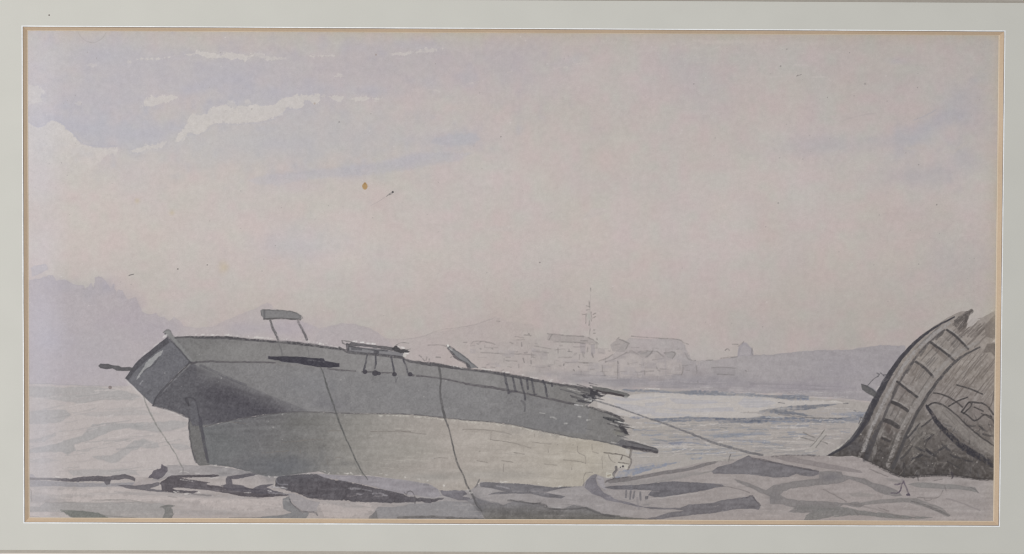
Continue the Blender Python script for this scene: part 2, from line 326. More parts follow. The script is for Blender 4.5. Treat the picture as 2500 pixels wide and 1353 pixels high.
# ---- sea at the left
wash("60,937 150,940 230,943 320,942 480,1030 480,1180 60,1180", (178, 170, 167), .9, 3, 1, .08, 0, lab=L_WATL, it=0)
stroke("60,937 110,936 170,940 232,943 300,945", 2.2, (150, 147, 147), .55)
GS = (159, 156, 155)
for s, a in [("60,942 150,946 225,944 300,953 335,963 345,970 325,976 280,978 240,976 200,986 130,976 60,966", .7), ("60,1003 160,1000 175,1012 150,1030 125,1034 95,1035 60,1037", .7), ("60,1075 110,1066 135,1055 137,1065 110,1077 60,1083", .6),
             ("60,1098 110,1088 140,1082 170,1073 200,1065 210,1050 228,1036 260,1032 300,1033 350,1032 350,1048 320,1045 290,1048 255,1060 230,1072 205,1080 180,1085 185,1100 165,1112 150,1104 120,1103 60,1109", .85),
             ("225,1114 245,1112 270,1112 310,1090 325,1078 350,1072 362,1075 335,1098 320,1100 290,1128 270,1130 250,1125 228,1120", .7), ("160,1147 200,1146 250,1146 300,1145 330,1150 340,1160 180,1162", .6), ("320,1034 360,1032 420,1027 455,1030 455,1040 420,1052 390,1056 350,1052 320,1048", .7), ("330,1078 360,1076 385,1080 388,1092 360,1098 340,1092", .65), ("418,1082 455,1086 466,1095 440,1100 425,1094", .6),
             ("180,1010 260,1004 340,1000 400,1012 330,1014 240,1018", .4), ("72,1120 120,1118 150,1124 110,1132 72,1130", .35), ("240,1000 300,994 360,996 300,1004", .35)]:
    wash(s, GS, a, 4, 1.4, .07, .06)
for _ in range(150):
    x = 70 + rng.random() * 380; y = 950 + rng.random() * 205; l = 10 + rng.random() * 70; k = -0.22 + rng.random() * 0.2
    stroke([[x, y], [x + l / 2, y + l / 2 * k + 1], [x + l, y + l * k]], .8 + rng.random() * 3, [(188, 180, 177), (150, 147, 146), (166, 158, 157)][rng.integers(3)], .3 + rng.random() * .3)
stroke("285,1097 310,1094 338,1091", 4, (140, 138, 138), .5)
# ---- headland and the town across the harbour
wash("1300,905 1440,900 1500,862 1535,826 1600,827 1658,828 1672,842 1680,862 1690,880 1750,879 1800,870 1803,846 1816,835 1836,852 1840,866 1880,866 1940,859 2000,855 2080,854 2110,848 2150,843 2210,845 2210,985 2110,978 2050,972 1990,968 1900,960 1840,960 1780,957 1700,953 1640,948 1580,946 1500,944 1440,935 1360,925",
     lambda x, y: ramp(x, [(1300, (168, 161, 159)), (1600, (165, 159, 159)), (1850, (162, 156, 157)), (2150, (159, 153, 155))]), .92, 2.2, 1.1, .08, .06, lab=L_HEAD, grad=lambda x, y: np.interp(x, [1300, 1480, 1620, 1750, 1850], [.3, .5, .65, .85, 1]), it=0)
blob(1500, 930, 160, 14, (146, 141, 144), .7); blob(1700, 935, 150, 16, (144, 139, 144), .6); blob(1960, 945, 130, 12, (148, 141, 148), .5); blob(1660, 900, 60, 20, (158, 151, 152), .4); blob(1360, 915, 90, 10, (156, 150, 150), .6); blob(2060, 900, 80, 40, (160, 154, 160), .3)
wash("1150,836 1200,836 1300,828 1345,815 1425,821 1460,838 1460,905 1330,905 1230,895 1160,862", (169, 160, 157), .35, 8, 2, .06, 0, lab=L_TOWN)
wash("1340,815 1380,818 1425,821 1445,828 1460,838 1430,839 1400,836 1360,834 1335,830", (160, 152, 149), .6, 2, .8, .05, .05, lab=L_BLD2)
wash("1490,842 1510,826 1522,830 1538,838 1531,850 1524,860 1495,858", (156, 149, 147), .65, 2.5, .8, .05, .05, lab=L_BLD)
wash("1500,880 1530,862 1545,858 1568,873 1592,858 1605,860 1640,877 1640,925 1500,925", (166, 158, 157), .5, 3, .8, .05, 0, lab=L_TOWN)
wash("1557,860 1592,857 1582,872 1570,873", (150, 145, 143), .6, 2, .6, .03, .05); wash("1621,862 1640,858 1653,862 1642,876 1630,874", (150, 145, 143), .55, 2, .6, .03, .05)
wash("1416,838 1430,839 1429,864 1417,862", (160, 152, 153), .6, 2, .6, .03, .04); wash("1442,841 1452,840 1453,862 1443,870", (158, 151, 152), .6, 2, .6, .03, .04)
wash("1800,870 1802,848 1815,835 1823,838 1836,850 1836,862 1840,869", (160, 154, 158), .7, 2, .6, .03, .05, lab=L_TOWER); wash("1740,896 1795,898 1795,916 1745,915", (152, 146, 147), .5, 3, .5, .03, .04); wash("1806,868 1808,850 1816,842 1830,850 1832,868", (172, 165, 165), .6, 2, .5, .03, 0)
wash("1375,886 1435,887 1440,920 1380,918", (160, 152, 151), .35, 3, .5, .03, .04); wash("1472,892 1507,886 1508,922 1475,922", (160, 152, 148), .45, 3, .5, .03, .04)
for q in ["1480,884 1508,876 1508,920 1476,918", "1512,878 1541,860 1566,876 1566,922 1512,922", "1575,876 1604,860 1622,874 1624,915 1575,920", "1378,888 1434,888 1436,906 1380,906", "1245,842 1270,846 1268,858 1245,858", "1160,840 1196,838 1204,858 1160,858", "1350,842 1410,842 1412,858 1352,856", "1626,880 1664,878 1666,914 1628,916"]: wash(q, (180, 171, 167), .6, 3, 1, .05, .03)
C[:] += (np.where(LAB == L_HEAD, 1.0, 0.0) * (NH * 2.2 + N30 * 1.6 + N12 * 1.2))[..., None]
PE = (108, 103, 101)
lines("1337,815 1348,816 1380,819 1425,822|1348,817 1340,830|1352,835 1365,834 1380,836 1410,836 1428,839|1418,832 1435,832|1436,824 1445,828 1458,837|1386,858 1396,859|1380,885 1400,884 1436,886|1328,861 1340,862|1505,829 1511,824|1513,829 1536,839|1533,842 1529,851|1462,882 1480,875 1495,866|1478,884 1505,875 1530,860|1538,857 1545,857 1556,866 1570,873|1575,873 1585,868 1592,858|1558,860 1582,857|1604,858 1620,871|1622,862 1640,858 1652,862 1642,875|1542,821 1570,823 1620,827 1658,828 1670,838 1681,841|1802,846 1816,834|1836,850 1834,861 1838,867|1788,841 1802,841|1672,862 1680,878 1697,881|1724,880 1740,879|1760,875 1800,871|1738,898 1765,896 1797,899|1752,914 1792,916|1668,897 1664,915|1470,892 1472,910 1476,918|1508,892 1508,924|1700,893 1701,912", 2.2, PE, .55, soft=2.4)
lines("1422,860 1424,870|1445,862 1448,872|1508,882 1509,888|1376,892 1377,889|1412,895 1414,897|1400,903 1402,905|1533,886 1535,889|1602,894 1604,900|1771,855 1776,851 1781,856|1277,875 1280,885|1296,880 1297,888|1273,837 1274,845|1695,880 1698,880|1820,905 1822,907|1703,931 1704,934|1338,894 1342,895|1467,918 1478,917", 3, (112, 107, 106), .65)
lines("1150,840 1155,833 1178,833 1200,838 1208,841|1132,836 1140,836|1174,861 1195,862 1260,864 1305,867|1235,880 1262,882|1258,822 1278,825|1262,830 1280,829|1300,857 1338,861|1212,784 1220,785|1045,843 1080,842 1092,847|1305,845 1345,852|1280,818 1296,820|1240,895 1248,897|1300,895 1330,897|1245,836 1252,839", 2.2, (114, 108, 106), .5, soft=2.4)
lines("985,829 1010,826 1040,820 1060,809 1110,800 1150,796 1180,786 1205,778", 1.8, (148, 140, 138), .4)
lines("1172,851 1174,852|1201,851 1203,852|1100,873 1103,871|1065,872 1075,873|1024,868 1029,872|1032,876 1037,882|1042,872 1040,880|1048,877 1048,881|1290,815 1292,816", 3, (110, 106, 104), .6)
lines("1442,704 1443,711|1438,735 1440,752|1432,747 1440,749|1432,757 1440,756|1422,768 1433,767|1448,768 1454,765|1446,777 1454,773|1443,762 1444,784|1431,770 1430,790|1439,784 1438,794|1441,803 1439,816|1449,806 1452,806|1449,814 1453,814|1457,826 1458,830", 2.2, (122, 116, 113), .65, lab=L_MAST)
stroke("1442,704 1441,740 1440,780 1440,822", 1.6, (150, 144, 141), .4, lab=L_MAST); blob(1437, 772, 6, 12, (172, 170, 163), .8)

for _ in range(95):
    x = 1130 + rng.random() * 560; y0 = np.interp(x, [1130, 1300, 1460, 1500, 1690], [840, 826, 838, 840, 850]); y = y0 + rng.random() * 75; l = 4 + rng.random() ** 2 * 34
    stroke([[x, y], [x + l, y + rng.normal() * 1.5]] if rng.random() < .75 else [[x, y], [x + rng.normal(), y + 5 + rng.random() * 8]], 1.4 + rng.random() * 1.4, (118, 112, 110), .25 + rng.random() * .3, soft=2.4)
for _ in range(60):
    x = 1140 + rng.random() * 560; y = 850 + rng.random() * 70; bw = 10 + rng.random() * 30; bh = 5 + rng.random() * 16
    wash([[x, y], [x + bw, y + rng.normal()], [x + bw, y + bh], [x, y + bh]] if False else np.array([[x, y], [x + bw, y + 1], [x + bw, y + bh], [x, y + bh]]), [(158, 150, 149), (180, 171, 167), (164, 157, 158)][rng.integers(3)], .4, 3, 1, .04, .04)
for _ in range(60):                                            # reeds and mud along the far shore
    x = 1380 + rng.random() * 720; y = np.interp(x, [1380, 1600, 1900, 2100], [922, 934, 946, 964]) + rng.normal() * 7; l = 20 + rng.random() * 70
    stroke([[x, y], [x + l, y + 2 + rng.normal() * 2]], 1 + rng.random() * 2.5, [(136, 131, 134), (176, 169, 169), (146, 141, 146)][rng.integers(3)], .35)
# ---- harbour water at the right
wash("1440,948 1500,951 1580,950 1640,952 1700,955 1780,960 1840,963 1900,965 1990,972 2050,976 2140,985 2140,1060 2060,1125 1900,1125 1740,1140 1560,1175 1430,1175", (169, 162, 157), .95, 2, .8, .09, 0, lab=L_WATR, it=0)
blob(1620, 1060, 120, 30, (165, 159, 153), .6); blob(1800, 1095, 200, 20, (162, 155, 151), .6); blob(2040, 1060, 80, 40, (166, 158, 154), .6); blob(1650, 1110, 160, 22, (168, 163, 157), .5)
wash("1455,960 1540,964 1590,960 1640,958 1700,963 1740,966 1800,966 1860,969 1920,976 1975,979 2040,978 2066,984 2000,988 1940,991 1880,997 1845,1005 1805,1007 1850,1010 1870,1016 1820,1021 1760,1020 1700,1018 1640,1020 1600,1022 1560,1022 1530,1018 1505,1012 1460,995", (188, 181, 176), .9, 2.2, 1, .06, .02, it=0)
for s in ["1635,972 1700,976 1750,980 1755,984 1710,987 1650,985 1640,980", "1625,998 1700,998 1790,994 1792,1004 1700,1007 1640,1002", "1575,984 1625,982 1620,990 1575,993", "1815,972 1880,978 1895,984 1870,994 1820,996 1800,984", "1500,985 1560,990 1600,1000 1600,1010 1560,1012 1510,998", "1480,968 1530,972 1570,976 1520,980", "1590,1007 1660,1010 1690,1014 1620,1018 1590,1016"]:
    wash(s, (174, 171, 175), .6, 3, 1, .05, .05)
brk = np.clip(0.85 + 0.5 * N5 + 0.4 * NH, 0, 1)
for s, c, a in [("1520,951 1580,951 1630,955 1700,953 1760,956 1830,961 1880,965 1905,962 1960,964 1975,970 1970,976 1930,976 1900,973 1860,969 1800,967 1740,965 1680,964 1650,961 1600,957 1540,957", (118, 121, 131), .8),
                ("1585,1022 1630,1021 1680,1018 1720,1019 1780,1021 1830,1020 1865,1015 1890,1018 1940,1018 1980,1023 2050,1021 2122,1008 2116,1020 2060,1032 1990,1031 1930,1030 1880,1032 1840,1034 1790,1032 1740,1030 1690,1028 1650,1030 1610,1029", (112, 116, 128), .8),
                ("1740,1022 1790,1022 1840,1022 1880,1021 1900,1026 1860,1031 1800,1030 1750,1027", (92, 96, 108), .7),
                ("1855,1004 1890,997 1950,990 2010,988 2048,986 2010,994 1960,1002 1920,1002 1960,1010 1990,1017 1930,1013 1880,1008", (112, 114, 122), .85),
                ("2030,1010 2080,1007 2122,1004 2120,1012 2060,1016", (138, 140, 150), .7), ("2050,1024 2115,1022 2105,1031 2060,1033 2010,1034", (142, 143, 150), .6),
                ("1705,1060 1760,1058 1800,1056 1850,1053 1885,1055 1860,1061 1800,1066 1745,1068", (132, 136, 146), .7), ("1770,1071 1820,1072 1870,1076 1892,1082 1830,1080 1790,1078", (124, 129, 143), .7),
                ("1628,1083 1642,1077 1668,1078 1662,1086 1645,1089", (108, 114, 134), .85), ("1600,1078 1640,1074 1740,1074 1760,1080 1690,1086 1620,1086", (152, 149, 154), .5),
                ("1502,1166 1510,1152 1540,1146 1575,1138 1620,1131 1660,1128 1620,1140 1580,1150 1540,1163 1510,1170", (128, 134, 150), .8), ("1545,1136 1600,1130 1640,1127 1600,1133 1550,1142", (146, 148, 160), .6),
                ("1533,1019 1556,1016 1572,1020 1550,1024", (110, 114, 132), .8), ("1685,1118 1716,1116 1710,1122 1690,1123", (138, 142, 154), .7), ("1755,1034 1800,1036 1780,1040 1730,1038", (146, 142, 142), .6), ("1720,1040 1790,1042 1785,1046 1730,1044", (140, 136, 134), .5), ("1845,1076 1890,1080 1920,1090 1870,1086", (134, 138, 150), .6),
                ("1880,1000 1900,1010 1870,1012 1850,1008", (140, 140, 146), .5), ("1440,950 1530,954 1545,960 1450,957", (138, 136, 140), .5), ("1920,975 1960,973 1975,976 1930,978", (112, 118, 138), .6)]:
    wash(s, c, a, 3, 1.2, .12, .05, tex=brk)
for _ in range(430):
    x = 1540 + rng.random() * 540; y = 1024 + rng.random() * 92; l = 14 + rng.random() ** 2 * 90
    if x + l > 2120 - max(0, (y - 1010)) * 0.9: continue
    col = [(194, 187, 182), (186, 179, 174), (132, 131, 133), (150, 146, 145), (132, 136, 148), (168, 160, 156)][rng.integers(6)]
    stroke([[x, y], [x + l * .5, y + rng.normal() * 1.2], [x + l, y + rng.normal() * 2.5 - (l * .06 if y > 1100 else 0)]], .8 + rng.random() * 2.6, col, .3 + rng.random() * .5)
for _ in range(120):
    x = 1480 + rng.random() * 560; y = 955 + rng.random() * 62; l = 20 + rng.random() * 70
    stroke([[x, y], [x + l * .5, y + rng.normal()], [x + l, y + rng.normal() * 1.5]], .8 + rng.random() * 1.6, [(199, 193, 188), (176, 172, 172), (164, 162, 168)][rng.integers(3)], .4)
stroke("1575,949 1610,950", 2.4, (202, 198, 194), .8); stroke("1710,945 1740,946", 2, (186, 180, 178), .7); stroke("1870,1019 1912,1019", 2.2, (204, 202, 200), .7); stroke("2030,980 2062,983", 2.5, (200, 194, 188), .6)
lines("1900,1012 1940,1016 2000,1023|1970,1019 2020,1022 2055,1022|2085,1002 2090,1004|1900,983 1915,985|2060,985 2070,985", 2.4, (96, 95, 98), .7)
wash("2012,1052 2020,1060 1998,1086 1984,1104 1966,1104 1985,1082", (172, 166, 160), .7, 2, .6, .04, 0, lab=L_WREED)
lines("2013,1050 2000,1066 1990,1080 1978,1091|2017,1063 2002,1079 1992,1093|1961,1056 1975,1063 1990,1069|1955,1068 1972,1072 1988,1077|2003,1077 2012,1079 2020,1084", 2.4, (112, 107, 104), .75, lab=L_WREED)

# ---- foreshore
wash("40,1166 110,1168 200,1170 260,1163 330,1164 370,1165 395,1140 410,1136 480,1136 545,1140 600,1150 640,1157 690,1163 760,1155 800,1157 880,1160 980,1172 1050,1183 1075,1198 1130,1193 1160,1180 1175,1176 1300,1183 1350,1189 1420,1185 1440,1165 1460,1158 1500,1170 1560,1160 1650,1145 1720,1127 1780,1125 1830,1113 1880,1113 1930,1110 1990,1113 2090,1115 2110,1125 2150,1143 2200,1165 2260,1158 2380,1167 2470,1170 2470,1300 40,1300",
     lambda x, y: ramp(x, [(60, (171, 164, 161)), (400, (168, 160, 157)), (900, (164, 156, 153)), (1050, (154, 149, 148)), (1450, (153, 147, 146)), (1700, (158, 150, 147)), (2100, (161, 152, 149)), (2440, (163, 155, 152))]), 1, 1.8, .8, .09, 0, lab=L_FORE, it=0)
C[:] += (np.where(LAB == L_FORE, 1.0, 0.0) * (NH * 5 + N80 * 2.5 + NW * 2.5 + N12 * 1.8))[..., None]
wash("395,1140 410,1136 480,1136 545,1140 600,1150 618,1152 610,1158 540,1164 420,1162 400,1170 385,1176 370,1172 400,1158", (154, 149, 149), .8, 2, .8, .06, .06, lab=ROCK[0])
wash("345,1172 385,1174 390,1182 330,1190 290,1190 330,1178", (156, 148, 148), .5, 3, .8, .06, .03)
wash("60,1172 180,1178 265,1180 330,1178 320,1188 260,1188 190,1190 150,1187 60,1188", (142, 139, 142), .8, 2.5, 1, .08, .06)
wash("60,1160 80,1158 88,1166 60,1170", (150, 146, 150), .7, 2, .8, .06, .06)
for q in ["150,1216 260,1209 420,1208 560,1212 690,1216 690,1232 560,1226 400,1222 260,1224 170,1226", "60,1194 160,1196 300,1192 330,1198 200,1206 80,1206", "480,1226 600,1222 690,1236 640,1246 520,1240", "780,1232 900,1230 910,1246 860,1262 790,1262"]: wash(q, (184, 174, 170), .55, 5, 2.5, .08, 0)
for q in ["280,1200 400,1206 500,1206 620,1216 560,1218 420,1212 320,1208", "420,1244 560,1248 600,1256 500,1260 425,1258", "800,1226 860,1228 900,1240 840,1240", "60,1208 120,1212 150,1222 90,1226 60,1222"]: wash(q, (150, 145, 144), .45, 5, 2.5, .08, .04)
DK = (87, 82, 86)
wash("60,1166 110,1167 170,1168 200,1164 230,1162 262,1163 290,1160 305,1158 325,1163 331,1168 330,1177 322,1172 305,1169 290,1172 272,1172 268,1182 260,1184 254,1176 220,1175 180,1177 150,1175 120,1172 60,1172", (94, 90, 94), .9, 2, .8, .1, .08, lab=ROCK[1], it=0, grad=lambda x, y: np.interp(x, [60, 110, 160], [.6, .75, 1]))
wash("360,1168 375,1150 393,1143 395,1133 401,1138 409,1142 408,1152 398,1165 388,1171 376,1168", (98, 93, 99), .9, 2, 1, .08, .08, lab=ROCK[2])
wash("286,1184 320,1185 355,1183 390,1177 388,1185 365,1193 400,1198 425,1203 400,1202 350,1198 310,1192", (102, 98, 102), .88, 2, .8, .08, .06)
wash("388,1180 400,1172 412,1163 440,1160 530,1159 537,1162 520,1166 450,1166 436,1166 470,1172 512,1178 500,1182 520,1185 560,1192 600,1190 615,1193 640,1195 655,1200 712,1208 695,1211 640,1215 590,1212 560,1205 520,1199 480,1194 430,1190 420,1192 430,1197 482,1200 470,1204 420,1202 395,1198 394,1184", DK, .93, 2, .8, .12, .08, lab=ROCK[3], it=0)
wash("540,1186 552,1182 552,1168 556,1163 610,1155 636,1158 590,1168 566,1170 568,1182 595,1187 612,1195 640,1184 668,1182 650,1190 668,1198 690,1203 640,1206 555,1196", (90, 86, 92), .85, 2, .8, .1, .06, it=0)
wash("676,1164 690,1161 735,1158 772,1157 785,1163 810,1172 840,1174 880,1183 920,1192 970,1203 990,1207 995,1212 1020,1215 1060,1218 1082,1217 1065,1225 1050,1229 1030,1226 990,1226 950,1229 920,1226 880,1226 840,1222 780,1220 750,1215 735,1209 722,1204 700,1198 672,1188 671,1174", (89, 85, 89), .95, 2.6, 1.4, .16, .08, lab=ROCK[4], it=0)
wash("772,1157 830,1161 900,1162 980,1170 1040,1178 1068,1193 1076,1210 1060,1216 990,1207 900,1186 830,1172 790,1165", (146, 141, 145), .9, 2, .8, .08, .06, lab=ROCK[5])
lines("851,1192 880,1194 906,1199|655,1203 690,1206 718,1208|910,1206 928,1204 945,1210|663,1189 690,1191 700,1194", 4, (146, 142, 145), .75)
wash("864,1204 888,1206 880,1210", (142, 138, 141), .7, 2, .5, .05, 0)
stroke("672,1164 670,1185", 3, (196, 186, 176), .6); stroke("676,1166 673,1178 685,1184 702,1183", 3, (140, 137, 142), .7); lines("668,1189 690,1190 700,1192|654,1198 662,1200", 3, (196, 192, 190), .7)
lines("438,1153 452,1151 460,1154|473,1155 486,1156|470,1166 500,1167 535,1166|440,1171 470,1175|596,1203 612,1203", 2.6, (192, 187, 183), .7)
lines("987,1203 991,1209 997,1199 1005,1199 1012,1207 1015,1220 1013,1234", 2.6, (92, 88, 90), .8)
stroke("1010,1218 1050,1219 1082,1217", 3, (96, 92, 94), .6)
wash("1072,1195 1090,1192 1112,1192 1135,1199 1142,1207 1127,1212 1148,1216 1143,1222 1120,1222 1095,1214 1080,1208", (114, 110, 115), .9, 2, .8, .08, .08, lab=ROCK[6])
stroke("1085,1224 1110,1228 1150,1226", 3.4, (112, 108, 110), .7)
wash("922,1237 960,1238 985,1235 1000,1230 1050,1229 1090,1222 1155,1230 1175,1250 1182,1275 900,1275 915,1250", (140, 137, 138), .9, 2.5, 1, .1, .06)
wash("896,1275 905,1260 918,1248 922,1262 930,1275", (108, 105, 105), .7, 3, 1.5, .1, .05); stroke("972,1264 1010,1262 1060,1262 1100,1265 1180,1268", 6, (92, 89, 88), .8)
wash("1172,1180 1190,1176 1210,1178 1250,1176 1285,1179 1300,1185 1330,1188 1360,1187 1390,1185 1420,1184 1395,1190 1350,1197 1328,1202 1380,1212 1370,1217 1340,1215 1300,1207 1260,1205 1220,1207 1192,1208 1205,1203 1235,1200 1200,1192 1174,1188", (110, 107, 110), .92, 2, .8, .1, .08, lab=ROCK[7], it=0)
stroke("1212,1186 1232,1190 1245,1194", 3.4, (150, 146, 148), .7)
wash("1145,1222 1158,1212 1185,1222 1230,1232 1260,1223 1300,1229 1340,1238 1370,1243 1400,1234 1430,1236 1470,1253 1520,1262 1600,1268 1620,1280 1190,1280 1178,1255 1160,1240", lambda x, y: ramp(y, [(1225, (124, 121, 123)), (1268, (104, 101, 97))]), .92, 3, 1.4, .12, .05, lab=ROCK[8])
blob(1170, 1240, 14, 22, (112, 110, 113), .6)
lines("1240,1222 1262,1224 1292,1228 1334,1234|1335,1237 1345,1243 1370,1244 1400,1243 1428,1240|1430,1240 1460,1254 1500,1262|1300,1230 1320,1228", 4, (86, 83, 84), .75); stroke("1338,1238 1352,1240 1370,1240", 2.6, (182, 178, 176), .6); blob(1225, 1222, 14, 5, (160, 154, 152), .7)
wash("1428,1190 1432,1172 1445,1160 1460,1157 1455,1170 1460,1185 1475,1203 1490,1210 1500,1218 1540,1228 1560,1234 1582,1240 1560,1239 1510,1227 1480,1222 1465,1212 1445,1205 1432,1195", (122, 118, 123), .9, 2, 1, .08, .1, lab=ROCK[9])
wash("1458,1160 1474,1168 1476,1186 1482,1198 1466,1190 1458,1176", (158, 153, 156), .8, 2, .6, .05, .02)
wash("1478,1175 1490,1170 1540,1165 1570,1160 1620,1150 1680,1143 1720,1130 1755,1125 1745,1132 1700,1145 1650,1155 1600,1162 1570,1168 1530,1176 1490,1180", (122, 117, 117), .88, 2, .8, .1, .06); stroke("1478,1178 1484,1172 1500,1169 1540,1164", 3, (84, 80, 82), .7)
stroke("1600,1178 1640,1170 1690,1160 1740,1150", [3, 6, 6, 3], (128, 124, 121), .6, grainy=.7); wash("1505,1182 1535,1175 1580,1170 1640,1160 1700,1150 1720,1156 1640,1172 1570,1182", (146, 141, 139), .5, 3, 1, .08, 0)
wash("1474,1190 1500,1186 1560,1184 1620,1177 1640,1175 1700,1178 1760,1183 1772,1188 1750,1190 1720,1198 1660,1207 1620,1214 1598,1214 1583,1209 1592,1197 1560,1196 1500,1195", (107, 104, 108), .92, 2, .8, .1, .08, lab=ROCK[10], it=0)
lines("1529,1198 1528,1214|1540,1200 1538,1218|1549,1200 1546,1216|1563,1202 1564,1221", 4.6, (108, 105, 108), .85, it=0); wash("1575,1212 1583,1211 1582,1220 1574,1222", (100, 97, 100), .85, 2, .5, .06, 0); stroke("1556,1216 1557,1230 1560,1243", 5, (136, 131, 132), .7); stroke("1572,1233 1584,1232", 4, (120, 117, 117), .6)
stroke("1575,1220 1610,1216 1650,1211 1720,1202", 3, (180, 174, 170), .5)
wash("1560,1237 1620,1240 1660,1240 1680,1232 1740,1228 1760,1222 1830,1212 1838,1209 1845,1220 1856,1236 1853,1246 1840,1243 1800,1243 1750,1252 1700,1257 1650,1262 1610,1268 1565,1268 1600,1262 1640,1250 1670,1247 1640,1244 1590,1243", (116, 112, 115), .92, 2, .8, .1, .08, lab=ROCK[11], it=0)
stroke("1822,1215 1836,1208 1843,1220 1856,1234", 3, (82, 78, 82), .75)
wash("1738,1151 1752,1140 1790,1130 1810,1120 1828,1112 1840,1119 1880,1128 1930,1138 1998,1151 2001,1157 1985,1163 1960,1162 1945,1157 1925,1165 1890,1166 1860,1162 1830,1158 1742,1157", (118, 114, 117), .94, 1.8, .7, .1, .08, lab=ROCK[12], it=0)
stroke("1838,1118 1880,1127 1930,1138 1998,1151", [3, 5, 4, 4], (86, 82, 86), .8)
stroke("1742,1130 1760,1125 1790,1123", 5, (128, 123, 121), .6, grainy=.6); lines("1784,1110 1780,1118 1779,1127", 2.6, (98, 94, 94), .8); stroke("1884,1115 1910,1113 1960,1111 2000,1113", 4, (94, 89, 90), .7, grainy=.6); stroke("1838,1107 1862,1111", 5, (100, 96, 98), .8)
wash("1890,1118 1930,1113 1960,1121 2030,1134 2060,1140 2100,1149 2106,1155 2060,1150 2010,1143 1960,1133 1920,1127", (138, 130, 129), .8, 2, .8, .08, .06)
wash("2000,1152 2030,1150 2055,1152 2058,1160 2075,1163 2110,1168 2135,1180 2160,1184 2190,1198 2203,1210 2185,1213 2150,1205 2115,1185 2075,1170 2050,1180 2030,1182 1990,1186 1930,1193 1912,1200 1905,1208 1920,1217 1950,1222 2020,1224 2060,1229 2095,1225 2112,1232 2100,1240 2060,1232 2030,1245 1965,1253 1925,1250 1940,1240 1910,1232 1880,1230 1878,1212 1850,1200 1800,1177 1794,1170 1830,1180 1870,1198 1885,1187 1910,1180 1960,1172 2000,1168", (131, 126, 125), .88, 2.2, 1, .1, .08, it=0)
blob(2030, 1165, 26, 9, (116, 112, 116), .6); blob(1980, 1240, 40, 8, (118, 116, 114), .6); blob(1890, 1215, 16, 16, (122, 118, 119), .5)
wash("2100,1228 2150,1220 2200,1216 2240,1217 2270,1229 2300,1240 2322,1258 2315,1262 2270,1242 2220,1227 2160,1229 2110,1233", (134, 129, 127), .85, 2.2, 1, .1, .06); stroke("2225,1224 2260,1234 2290,1246 2318,1259", [3, 6, 7, 3], (102, 98, 97), .75, grainy=.5)
wash("2215,1183 2230,1178 2260,1178 2305,1182 2340,1184 2380,1190 2388,1202 2370,1200 2340,1195 2280,1193 2240,1190", (137, 133, 131), .88, 2, .8, .08, .08); stroke("2370,1190 2382,1196 2388,1203", 3, (98, 95, 96), .6)
wash("2000,1241 2060,1238 2100,1247 2160,1252 2200,1258 2276,1264 2220,1268 2170,1265 2100,1258 2030,1262 2000,1268 1962,1272 1968,1258", (126, 123, 121), .88, 2.4, 1.2, .1, .06)
stroke("2075,1230 2120,1238 2200,1262", 4, (118, 112, 110), .5); wash("2072,1205 2100,1202 2140,1208 2120,1214 2080,1212", (142, 136, 133), .6, 3, 1, .08, 0); lines("2310,1218 2332,1222 2366,1236 2392,1246", 4, (138, 130, 129), .7)
wash("2160,1167 2180,1169 2205,1175 2200,1180 2170,1174", (142, 136, 134), .6, 3, .6, .05, .05)
lines("2010,1195 2040,1210 2066,1225|1745,1183 1765,1189 1790,1190 1830,1203|2122,1145 2150,1157 2168,1164|2302,1198 2296,1212 2285,1217 2262,1216 2240,1215|2310,1198 2306,1186|2256,1217 2262,1224 2275,1219|2280,1174 2300,1170|2086,1247 2095,1257|2145,1240 2170,1248", 2.3, (112, 105, 104), .7)
lines("2206,1174 2203,1180 2199,1184 2199,1196 2196,1204 2176,1204|2207,1177 2212,1188 2216,1200 2221,1210|2185,1183 2193,1183 2202,1180", 3.6, (86, 77, 88), .85, lab=L_FIG); dot(2217, 1208, 5, (80, 74, 84), .8, 3); dot(2203, 1172, 3, (140, 132, 134), .8)
wash("60,1236 95,1238 110,1228 150,1226 240,1228 300,1225 340,1226 400,1230 412,1240 400,1275 330,1275 250,1266 150,1250 60,1250", (152, 148, 146), .85, 3, 1.2, .1, .06)
wash("60,1252 120,1250 130,1254 100,1262 90,1275 60,1275", (182, 172, 168), .7, 2.5, .8, .06, 0)
wash("148,1245 200,1247 240,1252 262,1262 275,1270 185,1268 160,1254", (112, 113, 109), .9, 2.4, 1.2, .12, .08); stroke("250,1258 290,1262 330,1265", 3, (120, 117, 115), .7)
wash("392,1236 410,1231 428,1234 418,1240 425,1255 420,1270 393,1270 402,1252 400,1243", (116, 115, 113), .85, 2.4, 1.2, .1, .06); stroke("392,1239 408,1236", 4, (100, 99, 97), .6)
stroke("225,1221 270,1221 310,1219 350,1227", [2, 4, 5, 2], (124, 121, 118), .6); lines("410,1212 432,1215|110,1226 130,1227 185,1226", 2.4, (136, 130, 128), .6); lines("225,1219 280,1216 345,1223", 2.2, (190, 181, 176), .6)
wash("703,1203 730,1208 750,1220 782,1226 772,1240 776,1250 740,1248 715,1230", (150, 145, 146), .8, 2.5, 1, .08, .04)
wash("690,1218 706,1212 712,1230 725,1242 740,1251 755,1251 752,1258 745,1270 640,1270 615,1264 690,1257 712,1252 692,1243", (124, 123, 124), .88, 2.4, 1, .1, .08); stroke("707,1220 712,1230 724,1240 738,1250 770,1250 775,1258", 3.4, (90, 87, 90), .75)
lines("72,1194 78,1200 74,1212 78,1224|60,1262 105,1264|560,1264 625,1263 640,1266", 2.2, (120, 115, 112), .6)
